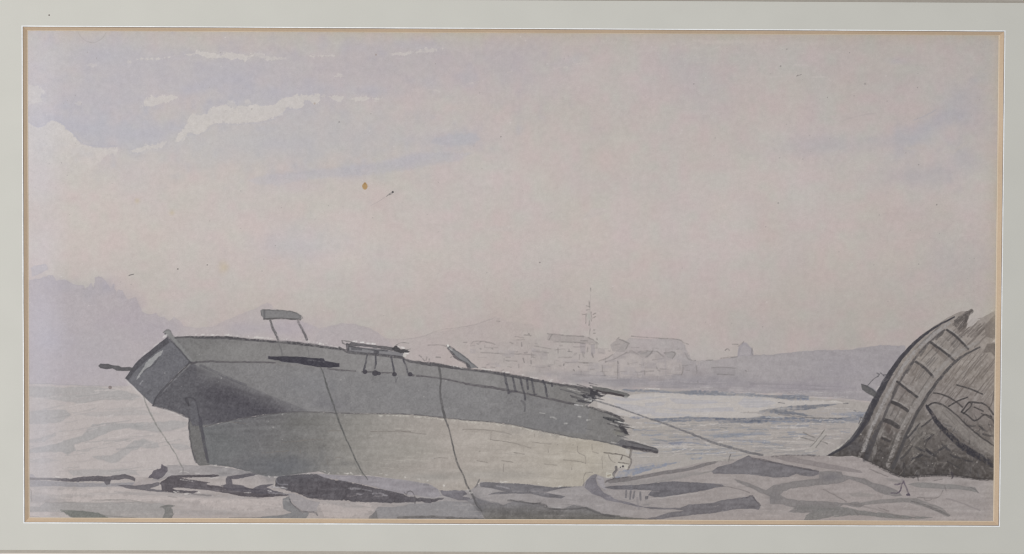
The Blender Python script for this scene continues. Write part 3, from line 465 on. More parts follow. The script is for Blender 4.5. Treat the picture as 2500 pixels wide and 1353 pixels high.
for _ in range(170):                                           # dry-brush breaks and pencil ticks over the shore
    x = 70 + rng.random() * 2340; y = 1196 + rng.random() * 66; l = 14 + rng.random() * 70
    stroke([[x, y], [x + l / 2, y + rng.normal()], [x + l, y + rng.normal() * 3]], .8 + rng.random() * 1.6, [(184, 175, 171), (132, 127, 125), (146, 140, 138)][rng.integers(3)], .3)

LW = 1.08
rk = np.isin(LAB, ROCK)
C[:] += (np.where(rk, 1.0, 0.0) * (NH * 6 + N30 * 4 + N12 * 3))[..., None]
for _ in range(120):
    x = 80 + rng.random() * 2300; y = 1150 + rng.random() * 100; i_, j_ = int((x - X0) * S), int((y - Y0) * S)
    if not rk[j_, i_]: continue
    l = 10 + rng.random() * 40; stroke([[x, y], [x + l / 2, y + l * .05 + rng.normal()], [x + l, y + l * .1]], 1 + rng.random() * 3, [(66, 63, 68), (134, 130, 132)][rng.integers(2)], .3, soft=2.5)
# ---- the stranded ship: lower planking first, then the grey topsides
SHEER = "1520,1090 1500,1086 1460,1076 1400,1068 1360,1060 1300,1048 1260,1038 1200,1030 1160,1028 1120,1024 1080,1020 1040,1015 1000,1012 940,1010 880,1010 820,1009 780,1006 720,1005 650,1012 600,1020 560,1027 530,1035 502,1042"
wash(SHEER + " 490,1040 498,1080 508,1134 560,1140 600,1150 650,1164 700,1161 780,1151 800,1158 900,1161 980,1171 1050,1182 1075,1198 1148,1197 1175,1176 1300,1183 1350,1190 1420,1187 1428,1176 1440,1163 1452,1157 1480,1167 1500,1166 1498,1155 1505,1147 1510,1140 1532,1145 1538,1135 1542,1125 1537,1116 1540,1108 1543,1094",
     lambda x, y: ramp(x + (y - 1090) * 0.25, [(480, (108, 108, 109)), (600, (111, 109, 110)), (700, (114, 112, 111)), (790, (127, 124, 121)), (860, (141, 137, 132)), (960, (154, 148, 142)), (1100, (166, 158, 151)), (1300, (172, 164, 155)), (1450, (175, 167, 155)), (1545, (173, 166, 157))]), 1, 1.6, .6, .10, .04, lab=L_LOW, it=0)
blob(690, 1140, 90, 26, (102, 103, 108), .6); blob(560, 1090, 60, 40, (112, 113, 113), .5); blob(760, 1030, 60, 14, (118, 116, 112), .4); blob(1430, 1085, 50, 24, (174, 165, 153), .4); blob(1400, 1150, 40, 16, (170, 162, 152), .4); blob(1200, 1160, 120, 14, (158, 153, 147), .5); blob(1050, 1165, 60, 10, (152, 148, 143), .6); blob(1010, 1100, 80, 26, (154, 151, 143), .3)
C[:] += (np.where(LAB == L_LOW, 1.0, 0.0) * (NW * 4.5 + NH * 2.6 + N30 * 2 + N12 * 1.5))[..., None]
lines("690,1080 720,1078 755,1074 786,1073|640,1106 680,1103 706,1100|727,1085 731,1094 734,1106|798,1115 799,1125 801,1136|818,1118 828,1116 838,1119|795,1053 812,1051 832,1052|905,1054 950,1053 985,1054 1040,1060|965,1051 1002,1054|1060,1120 1075,1117 1092,1119|1130,1049 1165,1048 1225,1054 1248,1061|1199,1055 1198,1074|1197,1073 1245,1080 1275,1088 1296,1094|1255,1105 1280,1109|1225,1125 1252,1129|1230,1133 1229,1152|1165,1125 1190,1130|1410,1090 1410,1108 1430,1112 1430,1132|1375,1123 1410,1126 1430,1131|1445,1085 1446,1098|1447,1103 1460,1107|1470,1115 1471,1145|1300,1080 1345,1084|1170,1103 1172,1102|1485,1110 1490,1124 1502,1130|1395,1142 1396,1146|1430,1155 1424,1164 1425,1186|1430,1155 1446,1153|560,1030 600,1034|1330,1133 1360,1136|1360,1086 1362,1086|1398,1086 1400,1086|1305,1060 1305,1066|1338,1096 1339,1104", 1.9, (118, 111, 106), .62)
lines("1475,1105 1500,1108 1520,1110 1536,1117|1510,1129 1535,1133|1520,1112 1516,1122", 2.8, (92, 86, 82), .75)
stroke("1543,1093 1537,1115 1542,1123 1540,1135 1533,1146", 4.4, (100, 94, 92), .75); stroke("1504,1141 1506,1150 1497,1158 1498,1166", 6, (90, 86, 89), .8); wash("1508,1131 1534,1134 1532,1145 1509,1142", (190, 184, 174), .8, 2, .6, .05, 0); dot(1521, 1139, 2.8, (70, 66, 70)); dot(1515, 1141, 1.6, (70, 66, 70)); wash("1480,1154 1494,1156 1498,1165 1480,1168", (192, 187, 176), .75, 2, .8, .05, 0); stroke("1484,1162 1490,1160", 4, (130, 116, 100), .6); stroke("1530,1098 1534,1106", 6, (186, 182, 178), .6)
for _ in range(60):
    x = 860 + rng.random() * 600; y = 1040 + rng.random() * 125
    if LAB[int((y - Y0) * S), int((x - X0) * S)] != L_LOW: continue
    l = 8 + rng.random() * 60; stroke([[x, y], [x + l, y + l * .08]], .7 + rng.random(), [(184, 178, 168), (140, 134, 127)][rng.integers(2)], .35)

HULL = "412,824 440,822 470,821 500,823 550,822 600,828 650,832 700,834 740,838 770,842 800,846 830,850 845,858 880,862 920,866 960,872 985,874 1000,880 1040,886 1075,889 1110,896 1150,902 1200,907 1240,914 1290,922 1320,930 1360,936 1400,942 1440,948 1450,955 1444,966 1452,974 1440,984 1428,989 1442,994 1465,1003 1490,1010 1506,1016 1522,1028 1521,1040 1529,1050 1538,1063 1516,1067 1524,1072"
wash(HULL + " " + SHEER + " 470,1042 462,1020 430,1006 400,997 372,989 380,968 410,938 440,905 467,884",
     lambda x, y: ramp(x, [(370, (104, 102, 104)), (470, (117, 115, 114)), (620, (126, 123, 122)), (900, (137, 134, 133)), (1150, (133, 130, 129)), (1400, (126, 123, 121)), (1540, (124, 121, 119))]), 1, 1.5, .5, .10, .05, lab=L_SHIP, it=0)
wash("470,886 500,884 600,886 680,890 780,900 880,909 1000,918 1075,926 1140,941 1240,957 1290,966 1400,990 1440,998 1430,1060 1300,1046 1200,1028 1080,1018 940,1008 780,1004 650,1010 520,1034 480,1000", (125, 123, 124), .55, 3, .8, .1, 0)
blob(1000, 960, 120, 30, (130, 128, 129), .4); blob(760, 940, 80, 30, (124, 123, 126), .4); blob(570, 860, 100, 18, (134, 132, 130), .5); blob(1360, 1030, 80, 22, (118, 116, 117), .5); blob(800, 985, 50, 16, (110, 108, 112), .5)
C[:] += (np.where(LAB == L_SHIP, 1.0, 0.0) * (N30 * 2.2 + N12 * 2.0 + N80 * 2.5))[..., None]
# shadow wash under the counter
yl = lambda x: 887 + (x - 467) * .406
wash("467,888 505,903 545,919 600,941 660,965 715,987 750,1002 720,1005 650,1012 580,1023 530,1034 470,1041 462,1021 430,1006 400,997 372,989 385,962 420,930", (92, 90, 94), .93, 3, 1, .17, 0, grad=lambda x, y: np.where(x < 480, 1, (y - yl(x) + 22 + 10 * np.sin(x / 23)) / 78))
wash("480,893 505,903 545,919 600,941 660,965 715,987 752,1003 720,1005 650,1012 580,1023 530,1034 480,1030", (72, 69, 75), .7, 3, 1, .17, 0, grad=lambda x, y: np.clip((y - yl(x) + 6 * np.sin(x / 17)) / 44, 0, 1) * (1 - .5 * np.clip((y - yl(x) - 40) / 50, 0, 1)) * np.clip((x - 470) / 60, 0, 1))
blob(440, 960, 40, 30, (96, 95, 98), .25); blob(580, 1010, 40, 14, (82, 80, 86), .5); blob(520, 1000, 40, 24, (88, 86, 91), .4)
stroke("490,893 520,905 560,925 600,940", 6, (72, 70, 76), .45, grainy=.6)
for _ in range(70):                                            # brush marks of the shadow wash
    x = 450 + rng.random() * 260; y0 = 900 + (x - 500) * .36; y = y0 + 10 + rng.random() * max(10, 1015 - y0); l = 14 + rng.random() * 46
    if y < 1012 and x + l < 735: stroke([[x, y], [x + l * .5, y + l * .12], [x + l, y + l * .3]], 2 + rng.random() * 6, [(72, 69, 74), (104, 102, 104), (84, 82, 86)][rng.integers(3)], .16, soft=4)
# re-cut the lower edge against sky and sea
stroke("372,990 400,998 430,1007 460,1020", 2.4, (74, 72, 76), .7); lines("400,1001 425,1008|432,1012 458,1023", 3, (196, 192, 188), .5)
wash("408,823 390,838 372,852 350,870 330,888 318,905 305,924 325,942 348,966 374,990 382,968 410,938 440,905 467,884 445,858 425,838", (104, 103, 107), .97, 1.6, .4, .12, .06, lab=L_TRAN, it=0)
wash("408,823 390,838 372,852 340,878 318,905 305,924 314,929 330,906 355,882 388,855 414,836", (82, 80, 84), .85, 3, .7, .1, .04, it=0)
wash("398,855 392,868 378,882 368,893 352,905 334,927 339,912 350,898 356,886 372,872 386,860", (156, 155, 154), .85, 2, .8, .08, 0, it=0); stroke("350,908 360,898 375,893 388,872", 3, (74, 72, 76), .6); stroke("342,938 348,930", 3, (150, 149, 150), .7); stroke("360,960 368,953", 5, (76, 74, 78), .6)
stroke("467,884 450,898 430,918 408,940 390,958 379,974 374,990", 3.4, (72, 70, 74), .85); stroke("462,892 440,914 415,940 392,964", 2.4, (132, 131, 133), .5)
wash("399,811 405,806 412,804 417,812 425,823 440,840 455,860 471,881 465,885 450,866 430,843 412,824 404,816", (131, 130, 129), .9, 1.8, .5, .06, .06, lab=L_TRAN)
lines("403,815 412,826 432,846 450,868 466,886", 3.2, (72, 70, 74), .8); lines("416,808 420,818 430,826|399,812 405,806 412,804 416,809", 2.4, (98, 96, 96), .7); stroke("400,823 406,819", 5, (206, 202, 198), .8); lines("350,866 362,856|375,846 386,838|306,926 324,944 345,966 362,982", 3, (196, 191, 188), .5)
lines("462,884 470,888 480,884", 5, (74, 72, 76), .6)
# rudder
wash("462,1022 470,1040 490,1040 495,1062 503,1098 512,1136 485,1137 478,1128 470,1105 464,1075 461,1045", (108, 106, 105), .96, 1.6, .5, .12, .06, lab=L_RUD)
stroke("462,1020 461,1045 464,1075 470,1105 479,1130", 3, (70, 68, 72), .7); stroke("488,1022 491,1045 497,1075 503,1105 508,1128", [9, 8, 7, 7, 5], (76, 74, 80), .85); lines("452,972 462,970 476,975 481,990 484,1010 487,1022", 3, (70, 68, 73), .7); stroke("455,976 461,990", [8, 4], (64, 62, 66), .8); wash("466,982 478,980 483,1010 487,1030 470,1036 465,1010", (100, 99, 103), .6, 3, .6, .1, 0)
# sheer line
sh = P(SHEER)[::-1]
stroke(sh, 2.6, (88, 85, 86), .75, grainy=.5)
stroke(np.column_stack([np.interp(np.linspace(0, 1, 30), [0, 1], [925, 1430]), np.interp(np.interp(np.linspace(0, 1, 30), [0, 1], [925, 1430]), sh[:, 0], sh[:, 1]) + 4.0]), 3.2, (198, 194, 184), .5, grainy=1.0, rough=1.8)
stroke("505,1042 560,1031 620,1021 700,1010", 2.4, (140, 139, 138), .4)
# gunwale: dark line, chalky light rim above
G1 = "428,825 445,823 470,823 500,825 550,824 600,829 650,833 700,836 740,840 770,844 800,848 832,853"
stroke(G1, [4, 4, 5, 7, 8, 6, 5, 7, 8, 6, 6, 5], (80, 77, 80), .8); stroke("985,876 1000,882 1040,888 1075,892 1110,898 1150,903 1200,909 1240,916 1290,925 1320,932 1360,938 1400,944 1445,952", [4, 6, 9, 8, 7, 5, 7, 8, 7, 6, 5, 6, 7], (76, 73, 76), .85)
LT = (203, 199, 194)
for s, wv, a in [("425,821 470,817 520,818 560,818 600,822 660,826 700,829 740,834 780,839 800,842", 3.4, .75), ("735,826 760,836 800,841", 5, .6), ("1000,878 1040,884", 3, .4), ("1085,890 1110,894 1140,901", 3, .8), ("1168,899 1200,904 1210,903", 3.4, .8), ("1226,908 1250,911", 3.4, .7), ("1270,914 1280,916", 3.4, .8), ("1295,921 1312,923", 3, .7), ("1330,929 1355,934 1378,937", 3, .8), ("1335,926 1400,938 1440,944 1490,950 1540,958", 2.6, .6), ("800,843 830,848 845,852", 4, .5)]:
    stroke(s, wv * .8, LT, a * .85, grainy=.95, rough=1.9)
# wale
lines("467,887 500,882 540,884 600,885 640,884 672,886|800,900 830,904 868,906|884,908 920,909 960,911", [3, 4.5, 4, 4, 4, 3], (82, 78, 81), .75)
lines("1000,916 1040,919 1075,924 1100,928 1140,938 1180,943 1240,953 1262,956|1262,956 1290,963 1340,974 1380,982 1405,988", [4, 4, 4, 4, 5, 6, 6, 5], (84, 80, 83), .8)
wash("655,870 700,870 740,872 790,876 793,882 829,887 829,896 800,898 780,897 750,892 725,887 690,885 680,881 655,876", (64, 62, 69), .96, 1.8, .7, .08, .03, lab=L_SIDE, it=0)
stroke("680,882 700,885 735,890", 2.6, (136, 134, 135), .5); stroke("752,879 770,881 790,884", 2.4, (112, 110, 112), .5)
stroke("470,824 540,823 610,829 700,836 770,845 830,853", [2, 4, 3, 6, 4, 3], (62, 60, 63), .55, grainy=.9)
# deck beam on two posts
wash("636,758 641,756 660,756 690,757 712,760 725,764 735,770 737,780 715,781 690,778 645,780 641,774 637,770", (124, 122, 122), .96, 1.6, .5, .08, .08, lab=L_ROLL, it=0)
stroke("644,779 670,778 700,778 733,781", 3.4, (80, 77, 77), .8); stroke("645,757 646,768 645,778", 4, (92, 90, 92), .7); stroke("637,758 638,770", 2, (100, 98, 98), .6); lines("640,756 660,757 700,758 725,764 737,772 739,777", 2.4, (92, 90, 90), .7)
stroke("660,783 664,795 669,808 674,818", [4, 5, 6, 5], (88, 86, 87), .85, lab=L_ROLL); stroke("676,823 680,832", 5, (74, 72, 74), .85); stroke("681,838 686,852 689,868", 2.6, (98, 96, 97), .7); stroke("728,785 734,797 741,810 749,829", [6, 5, 6, 6], (92, 89, 91), .85, lab=L_ROLL); stroke("750,845 755,870", 1.8, (104, 102, 103), .6)
# spar at the left
wash("240,893 246,888 265,889 275,892 290,893 298,897 315,896 327,899 320,906 300,906 285,905 275,900 258,902 245,899", (90, 88, 90), .95, 1.8, .5, .1, .08, lab=L_SPAR)
# broken rail on deck
wash("848,845 930,852 985,862 985,874 930,867 880,863 850,859", (126, 124, 126), .95, 1.6, .5, .06, .04, lab=L_RAIL, it=0)
wash("850,841 858,835 875,838 920,843 960,848 975,852 998,857 985,862 960,857 920,850 880,846 852,846", (98, 95, 97), .92, 1.6, .6, .08, .06, lab=L_RAIL, it=0)
wash("955,852 966,844 974,848 978,853 988,853 1002,859 990,862 978,862 966,858", (72, 70, 72), .9, 1.8, .8, .06, .04, lab=L_RAIL)
lines("835,832 839,842 856,841|835,832 858,835", 2.2, (88, 86, 86), .8); stroke("848,841 849,853", 7, (62, 60, 64), .85); stroke("852,846 880,850 910,855 945,857", 3, (72, 70, 73), .8); wash("856,848 884,851 884,856 858,855", (92, 90, 93), .7, 2, .4, .05, 0); dot(919, 860, 7, (78, 76, 80), .75, 5); stroke("828,848 840,855 852,860 880,863 920,866 960,870 985,874", [4, 5, 8, 6, 6, 7, 6], (78, 75, 78), .85)
lines("862,833 870,834|880,836 888,836|896,838 916,840|972,847 986,850|988,862 996,864", 3.4, (222, 219, 215), .8); dot(988, 868, 5, (198, 194, 188), .7); lines("968,842 980,836 998,838|990,855 1002,852", 1.8, (104, 102, 100), .6)
# channels with deadeyes
lines("896,867 894,882 888,903|917,868 918,884 915,900|955,872 960,890 962,910|985,878 992,895 995,910", 4, (70, 68, 74), .85, it=1)
for x, y, r in [(891, 908, 6), (916, 911, 8), (925, 912, 5), (963, 914, 6), (1001, 914, 6)]: dot(x, y, r, (68, 65, 71), .85, r * .9)
lines("964,918 967,934|970,922 966,933|911,918 911,927", 2.2, (92, 90, 92), .6); stroke("905,908 915,907", 3, (80, 78, 82), .6)
lines("1231,912 1235,930 1239,950 1242,960|1251,918 1255,938 1259,955|1270,923 1275,945 1281,962 1282,976|1287,928 1289,950|1298,926 1301,945 1305,964|1326,930 1332,945 1334,958 1336,968|1347,937 1348,942", 5, (74, 72, 77), .85, it=1)
lines("1241,960 1252,956 1262,956|1288,960 1295,964 1310,963", 4, (80, 77, 82), .7); stroke("1273,979 1280,984 1282,994 1281,1004", 4.6, (100, 98, 100), .8)
# mast stump
wash("1090,843 1096,844 1104,852 1125,862 1140,875 1155,888 1168,898 1145,900 1139,892 1136,885 1125,881 1110,868 1095,853", (126, 125, 126), .96, 1.6, .5, .08, .06, lab=L_STUB, it=0)
stroke("1093,851 1104,863 1116,876 1126,882 1137,885 1142,892 1145,898", [3, 5, 6, 4, 4, 7, 8], (70, 67, 71), .85); stroke("1097,845 1112,856 1130,868 1150,885 1166,898", 2.4, (84, 82, 84), .7); dot(1094, 844, 3, (214, 210, 204), .9); stroke("1098,851 1103,855", 3, (206, 202, 197), .7)
# ragged bow end
wash("1446,944 1480,948 1510,955 1530,960 1539,965 1530,970 1515,968 1490,962 1465,958 1450,953", (106, 104, 103), .95, 1.6, .6, .08, .05, lab=L_PLK1, it=0); stroke("1458,955 1475,959 1500,962 1522,967", [6, 5, 5, 4], (66, 60, 63), .9); dot(1528, 970, 5, (150, 148, 146), .6, 3)
wash("1414,963 1440,963 1442,953 1457,956 1462,962 1477,967 1466,969 1452,966 1457,972 1446,978 1425,971", (68, 66, 70), .93, 1.8, 1, .08, 0, it=0); wash("1410,976 1435,980 1452,977 1442,986 1430,984 1412,980", (72, 70, 74), .9, 1.8, 1, .08, 0, it=0)
lines("1369,951 1395,957 1418,966|1380,983 1402,987 1420,991", 2.8, (82, 80, 83), .7); lines("1431,967 1443,971|1429,975 1444,979|1452,971 1458,971|1461,958 1468,960|1403,988 1422,991", 3, (206, 203, 200), .75); stroke("1440,984 1430,991 1436,996", 4, (84, 82, 85), .6)
stroke("1440,994 1466,1003 1492,1010 1508,1018 1523,1028", [4, 5, 6, 6, 5], (78, 75, 77), .85); stroke("1473,1019 1490,1024 1505,1028 1520,1032", [3, 7, 8, 5], (50, 50, 54), .9); wash("1508,1036 1521,1040 1528,1050 1538,1063 1526,1060 1515,1050", (66, 64, 68), .9, 2.4, 1, .1, 0); stroke("1430,1047 1446,1050", 2, (96, 94, 95), .6); wash("1508,1064 1530,1067 1540,1074 1520,1072", (150, 147, 145), .6, 2, .6, .06, 0); blob(1510, 1056, 10, 7, (134, 131, 122), .7)
lines("1318,1008 1330,1010|1345,1019 1350,1018 1358,1023|1433,1026 1440,1025|1412,1017 1418,1018|1378,1034 1384,1034", 3, (178, 175, 171), .75)
wash("1516,1073 1545,1077 1575,1086 1600,1093 1608,1099 1606,1107 1580,1101 1550,1096 1525,1092 1500,1086", (106, 103, 105), .96, 1.6, .6, .08, .04, lab=L_PLK2, it=0); stroke("1522,1090 1560,1097 1604,1104", [6, 8, 6], (66, 62, 66), .85); stroke("1535,1079 1570,1087 1602,1096", 2.6, (74, 71, 74), .7); stroke("1540,1073 1570,1082 1590,1089", 3.4, (192, 187, 182), .6, grainy=.7)
for _ in range(44):
    t = rng.random(); bx_, by_ = (1448 + 14 * rng.normal(), 966 + 10 * rng.normal()) if t < .5 else (1526 + 8 * rng.normal(), 1046 + 14 * rng.normal())
    l = 8 + rng.random() * 24; stroke([[bx_ - l, by_ - l * .28], [bx_ + 3, by_]], [2.6, .8], [(64, 61, 65), (84, 81, 83), (196, 192, 187)][0 if rng.random() < .6 else rng.integers(1, 3)], .7, it=0)
# ropes
stroke("350,967 358,990 370,1015 381,1037 395,1058 410,1080 430,1110 440,1133 445,1141", 2.8, (122, 121, 117), .85, lab=L_ROPE[0]); stroke("447,1142 447,1160", 2.2, (110, 107, 108), .7)
stroke("780,893 788,906 794,928 803,958 813,985 823,1015 830,1035 840,1060 850,1082 862,1108 872,1132 885,1155 898,1172", [3, 3, 3.6, 4.4, 4, 4, 4, 3.4, 3, 3, 3, 3, 2], (82, 82, 81), .85, lab=L_ROPE[1]); stroke("866,1130 876,1150 888,1162", 1.6, (110, 109, 106), .6)
stroke("1069,890 1074,905 1077,925 1074,950 1078,985 1084,1012 1090,1030 1097,1050 1105,1085 1112,1115 1118,1138 1132,1160 1137,1180 1148,1200 1156,1212 1162,1232 1176,1248", [4, 6, 4, 4, 6, 6, 3.4, 3.4, 3.6, 3.6, 4, 3.4, 3.4, 3.6, 4, 4, 3], (84, 82, 82), .85, lab=L_ROPE[2])
stroke("1452,978 1475,985 1510,995 1550,1010 1600,1027 1640,1041 1680,1056 1720,1073 1750,1084 1790,1094 1830,1106 1862,1111", [3, 3, 3.4, 3.4, 3.6, 4, 5, 5, 5.5, 5, 5, 4], (106, 104, 107), .85, lab=L_ROPE[3])
lines("1170,1171 1167,1180 1160,1190|1150,1205 1157,1218 1174,1240", 3, (94, 91, 92), .7)
# white flecks of bare paper along the hull foot
for x, y, l in [(508, 1137, 20), (540, 1140, 14), (604, 1152, 6), (616, 1160, 8), (640, 1163, 20), (668, 1165, 8), (736, 1158, 6), (748, 1157, 10), (788, 1151, 4), (800, 1155, 8), (822, 1156, 6), (835, 1157, 22), (874, 1160, 8), (925, 1157, 3), (940, 1160, 20), (985, 1166, 4), (1015, 1170, 12), (1040, 1174, 6), (1075, 1186, 12), (1130, 1197, 12), (1145, 1202, 8), (1165, 1180, 4), (1215, 1177, 20), (1307, 1180, 3), (1355, 1186, 20), (2016, 1115, 12), (2080, 1113, 10), (2235, 1160, 14), (2300, 1160, 8), (420, 1201, 20), (445, 1205, 8), (480, 1203, 12), (95, 1163, 8), (125, 1164, 12), (163, 1168, 12)]:
    for _k in range(1 + l // 9):
        xx = x + rng.random() * l; stroke([[xx, y + rng.normal() * 1.2], [xx + 1.5 + rng.random() * 7, y + rng.normal() * 1.2]], 1 + rng.random() ** 2 * 2.4, (208, 203, 197), .6, rough=1.3, it=0)

LW = 1.12
# ---- the hulk at the right
HOUT = "2018,1113 2050,1097 2075,1078 2100,1047 2120,1007 2140,970 2160,930 2190,882 2220,847 2252,816 2290,790 2320,772 2345,761 2374,758 2364,775 2356,795 2374,778 2398,776 2418,764 2450,752 2450,812 2426,830 2420,838 2450,842 2450,1172 2380,1170 2350,1163 2300,1160 2250,1160 2206,1166 2150,1142 2108,1120 2080,1113 2050,1115"
wash(HOUT, lambda x, y: ramp(y + (x - 2250) * -.25, [(760, (153, 144, 138)), (880, (149, 140, 133)), (960, (139, 131, 127)), (1030, (126, 119, 115)), (1090, (106, 100, 97)), (1150, (86, 81, 79))]), 1, 1.8, .7, .13, .04, lab=L_HULK, it=0)
inb = np.where(LAB == L_HULK, 1.0, 0.0)
C[:] += (inb * np.interp(YY, [800, 1000, 1150], [2, 10, 11]) * (0.9 * N12 + 0.9 * N5 + .5 * N30))[..., None]
blob(2330, 1130, 90, 26, (80, 75, 73), .6); blob(2300, 1075, 60, 30, (98, 92, 89), .55); blob(2390, 1060, 50, 34, (104, 97, 93), .5); blob(2225, 1100, 36, 30, (104, 98, 94), .5); blob(2080, 1090, 26, 16, (86, 83, 86), .6); blob(2400, 1010, 40, 40, (132, 123, 118), .4); blob(2240, 1060, 20, 40, (120, 115, 110), .4)
HB = (100, 92, 88)
for _ in range(75):                                            # planking hatched inside the hull
    x = 2320 + rng.random() * 125; y = 850 + rng.random() * 110
    if y < 1130 - (x - 2130) * 1.05 + 0: pass
    if (x - 2300) * .62 + y < 905: continue
    l = 18 + rng.random() * 50; stroke([[x, y], [x - l * .62, y + l * .8]], .9 + rng.random() * 1.8, HB if rng.random() < .75 else (156, 149, 144), .5)
for _ in range(34):
    x = 2345 + rng.random() * 95; y = 778 + rng.random() * 36; l = 16 + rng.random() * 34
    stroke([[x, y], [x - l * .72, y + l * .7]], 1.4 + rng.random() * 3, (104, 96, 92), .6)
for _ in range(80):                                            # short scratches, lower part
    x = 2110 + rng.random() * 320; y = 1010 + rng.random() * 145
    if y - 1113 > (x - 2108) * .5: continue
    l = 8 + rng.random() * 28; k = rng.normal() * .5; stroke([[x, y], [x + l * k, y + l * .8]], 1 + rng.random() * 2.6, [(72, 69, 70), (140, 133, 128), (84, 79, 78)][rng.integers(3)], .45)
OUT = "2024,1111 2055,1095 2082,1072 2106,1040 2126,1000 2146,960 2166,924 2194,880 2224,846 2256,817 2298,790 2330,774"
stroke(OUT, [4, 7, 12, 14, 15, 13, 12, 9, 8, 6, 4, 3], (68, 66, 71), .9, grainy=.25, rough=.2, lab=L_BAND)
stroke("2108,1100 2122,1060 2142,1014 2162,974 2184,930 2204,896 2232,860 2262,830 2296,804 2318,788", [8, 8, 8, 8, 8, 8, 9, 10, 10, 6], (148, 143, 141), .75, grainy=.45, lab=L_BAND)
stroke("2096,1118 2116,1075 2130,1040", [6, 8, 5], (142, 136, 132), .6, grainy=.6); stroke("2112,1122 2128,1082 2140,1052 2152,1030", [12, 12, 9, 6], (72, 70, 73), .75, grainy=.5)
stroke("2130,1118 2142,1076 2158,1036 2172,1000", [8, 8, 7, 6], (136, 131, 127), .6, grainy=.6)
stroke("2150,1040 2165,1002 2182,964 2202,922 2224,888 2252,852 2280,826 2306,806", [6, 6, 6, 6, 6, 5, 5, 5], (92, 87, 87), .75, grainy=.4)
wash("2150,1120 2175,1040 2200,985 2225,925 2255,880 2285,838 2312,812 2365,848 2320,885 2285,930 2255,975 2230,1020 2205,1070 2180,1135", (143, 136, 131), .45, 4, 1, .14, 0, lab=L_BAND, grad=lambda x, y: (1080 - y) / 120)
stroke("2168,1138 2188,1082 2212,1026 2238,984 2268,938 2300,894 2340,860 2388,836", [9, 9, 9, 10, 10, 10, 11, 7], (145, 139, 135), .65, grainy=.5, lab=L_BAND)
stroke("2180,1142 2204,1082 2232,1020 2272,954 2308,906 2346,871 2392,848", [8, 8, 7, 7, 7, 6, 4], (82, 79, 80), .8, grainy=.35)
stroke("2158,1140 2178,1084 2200,1030 2226,986 2254,944 2284,900", [4, 4, 3, 3, 3, 2], (94, 90, 88), .6)
lines("2312,806 2326,815 2345,832 2362,850|2272,836 2300,855 2326,877|2237,884 2255,895 2275,916|2190,932 2212,950 2238,968", 4.6, (76, 73, 74), .8); lines("2178,982 2195,988 2212,1000", 7, (74, 70, 70), .8); stroke("2160,1026 2175,1030 2189,1040", 9, (70, 66, 66), .8); stroke("2154,1070 2170,1077", 5, (76, 72, 72), .7)
lines("2320,806 2334,815 2352,834|2280,836 2306,852 2330,870|2245,882 2262,892 2282,912|2196,928 2218,944 2242,960|2180,976 2214,990", 3, (158, 153, 149), .6)
lines("2302,812 2286,828|2262,846 2248,868|2232,882 2214,910|2190,940 2180,960", [5, 8, 5], (82, 78, 78), .75); stroke("2278,848 2292,860 2310,878", 8, (118, 108, 103), .6); stroke("2165,1036 2168,1050 2174,1056", 11, (90, 82, 79), .7); stroke("2306,822 2330,846", 5, (120, 111, 106), .5); lines("2240,900 2228,935|2250,905 2236,930|2216,960 2212,968|2190,1002 2194,1012", 2.6, (112, 102, 97), .6)
for _ in range(45):
    t = rng.random(); k = rng.random(); a0 = np.array([2060 + 90 * k, 1112 + 30 * k]); pts = []
    for u in np.linspace(t, t + .12 + rng.random() * .15, 4):
        u = min(u, 1); pts.append([np.interp(u, [0, .35, .7, 1], [2085 + 95 * k, 2140 + 105 * k, 2215 + 105 * k, 2300 + 70 * k]), np.interp(u, [0, .35, .7, 1], [1095 + 45 * k, 985 + 20 * k, 870 + 35 * k, 790 + 45 * k])])
    if pts[0][1] > pts[-1][1] + 4: stroke(pts, 1 + rng.random() * 2.2, [(78, 74, 74), (92, 87, 85), (158, 151, 146)][rng.integers(3)], .4)
lines("2372,758 2352,768 2332,784|2366,764 2350,778 2334,796|2362,772 2352,790 2340,804|2374,760 2364,768 2358,784|2356,770 2344,782 2328,792|2360,780 2354,796", 6, (88, 82, 80), .75, grainy=.5); wash("2404,796 2428,768 2450,756 2450,815 2422,828 2406,822", (122, 113, 108), .85, 3, 1.2, .1, 0); wash("2366,780 2385,774 2392,780 2372,796 2360,800", (186, 178, 173), .8, 2, 1, .05, 0); wash("2424,832 2434,828 2450,830 2450,842 2430,840", (182, 175, 170), .85, 2, .8, .05, 0)
wash("2410,840 2428,836 2436,850 2436,880 2420,860 2400,862", (104, 96, 92), .7, 3, 1, .1, 0); stroke("2428,842 2434,870 2432,930 2424,980 2414,1000", [4, 4, 3, 3, 2], (84, 78, 76), .7)
wash("2264,992 2280,982 2302,988 2332,1010 2362,1040 2392,1065 2428,1090 2436,1110 2400,1102 2350,1072 2310,1040 2285,1012", (132, 126, 122), .6, 2.5, .8, .16, .04, lab=L_BEAM)
stroke("2263,992 2276,1012 2291,1036 2311,1056 2332,1076 2354,1094 2384,1112 2424,1136", [5, 8, 10, 11, 12, 14, 15, 12], (60, 58, 63), .85, grainy=.6, rough=1.6, lab=L_BEAM)
lines("2264,992 2280,981 2302,988 2332,1010 2362,1040 2392,1065 2428,1090|2360,1042 2368,1062 2366,1084|2347,1006 2366,980 2378,982 2408,986 2425,1012|2347,1006 2366,1016 2380,1032 2402,1010 2420,1018|2366,982 2376,988 2352,1010|2280,960 2302,962 2336,982 2350,994|2316,992 2340,978 2362,970|2335,940 2366,948 2398,962|2378,994 2400,1004|2240,1120 2262,1080 2270,1070|2255,1098 2280,1118 2290,1104|2225,1125 2245,1110|2418,1014 2430,1040", 3, (74, 70, 70), .75)
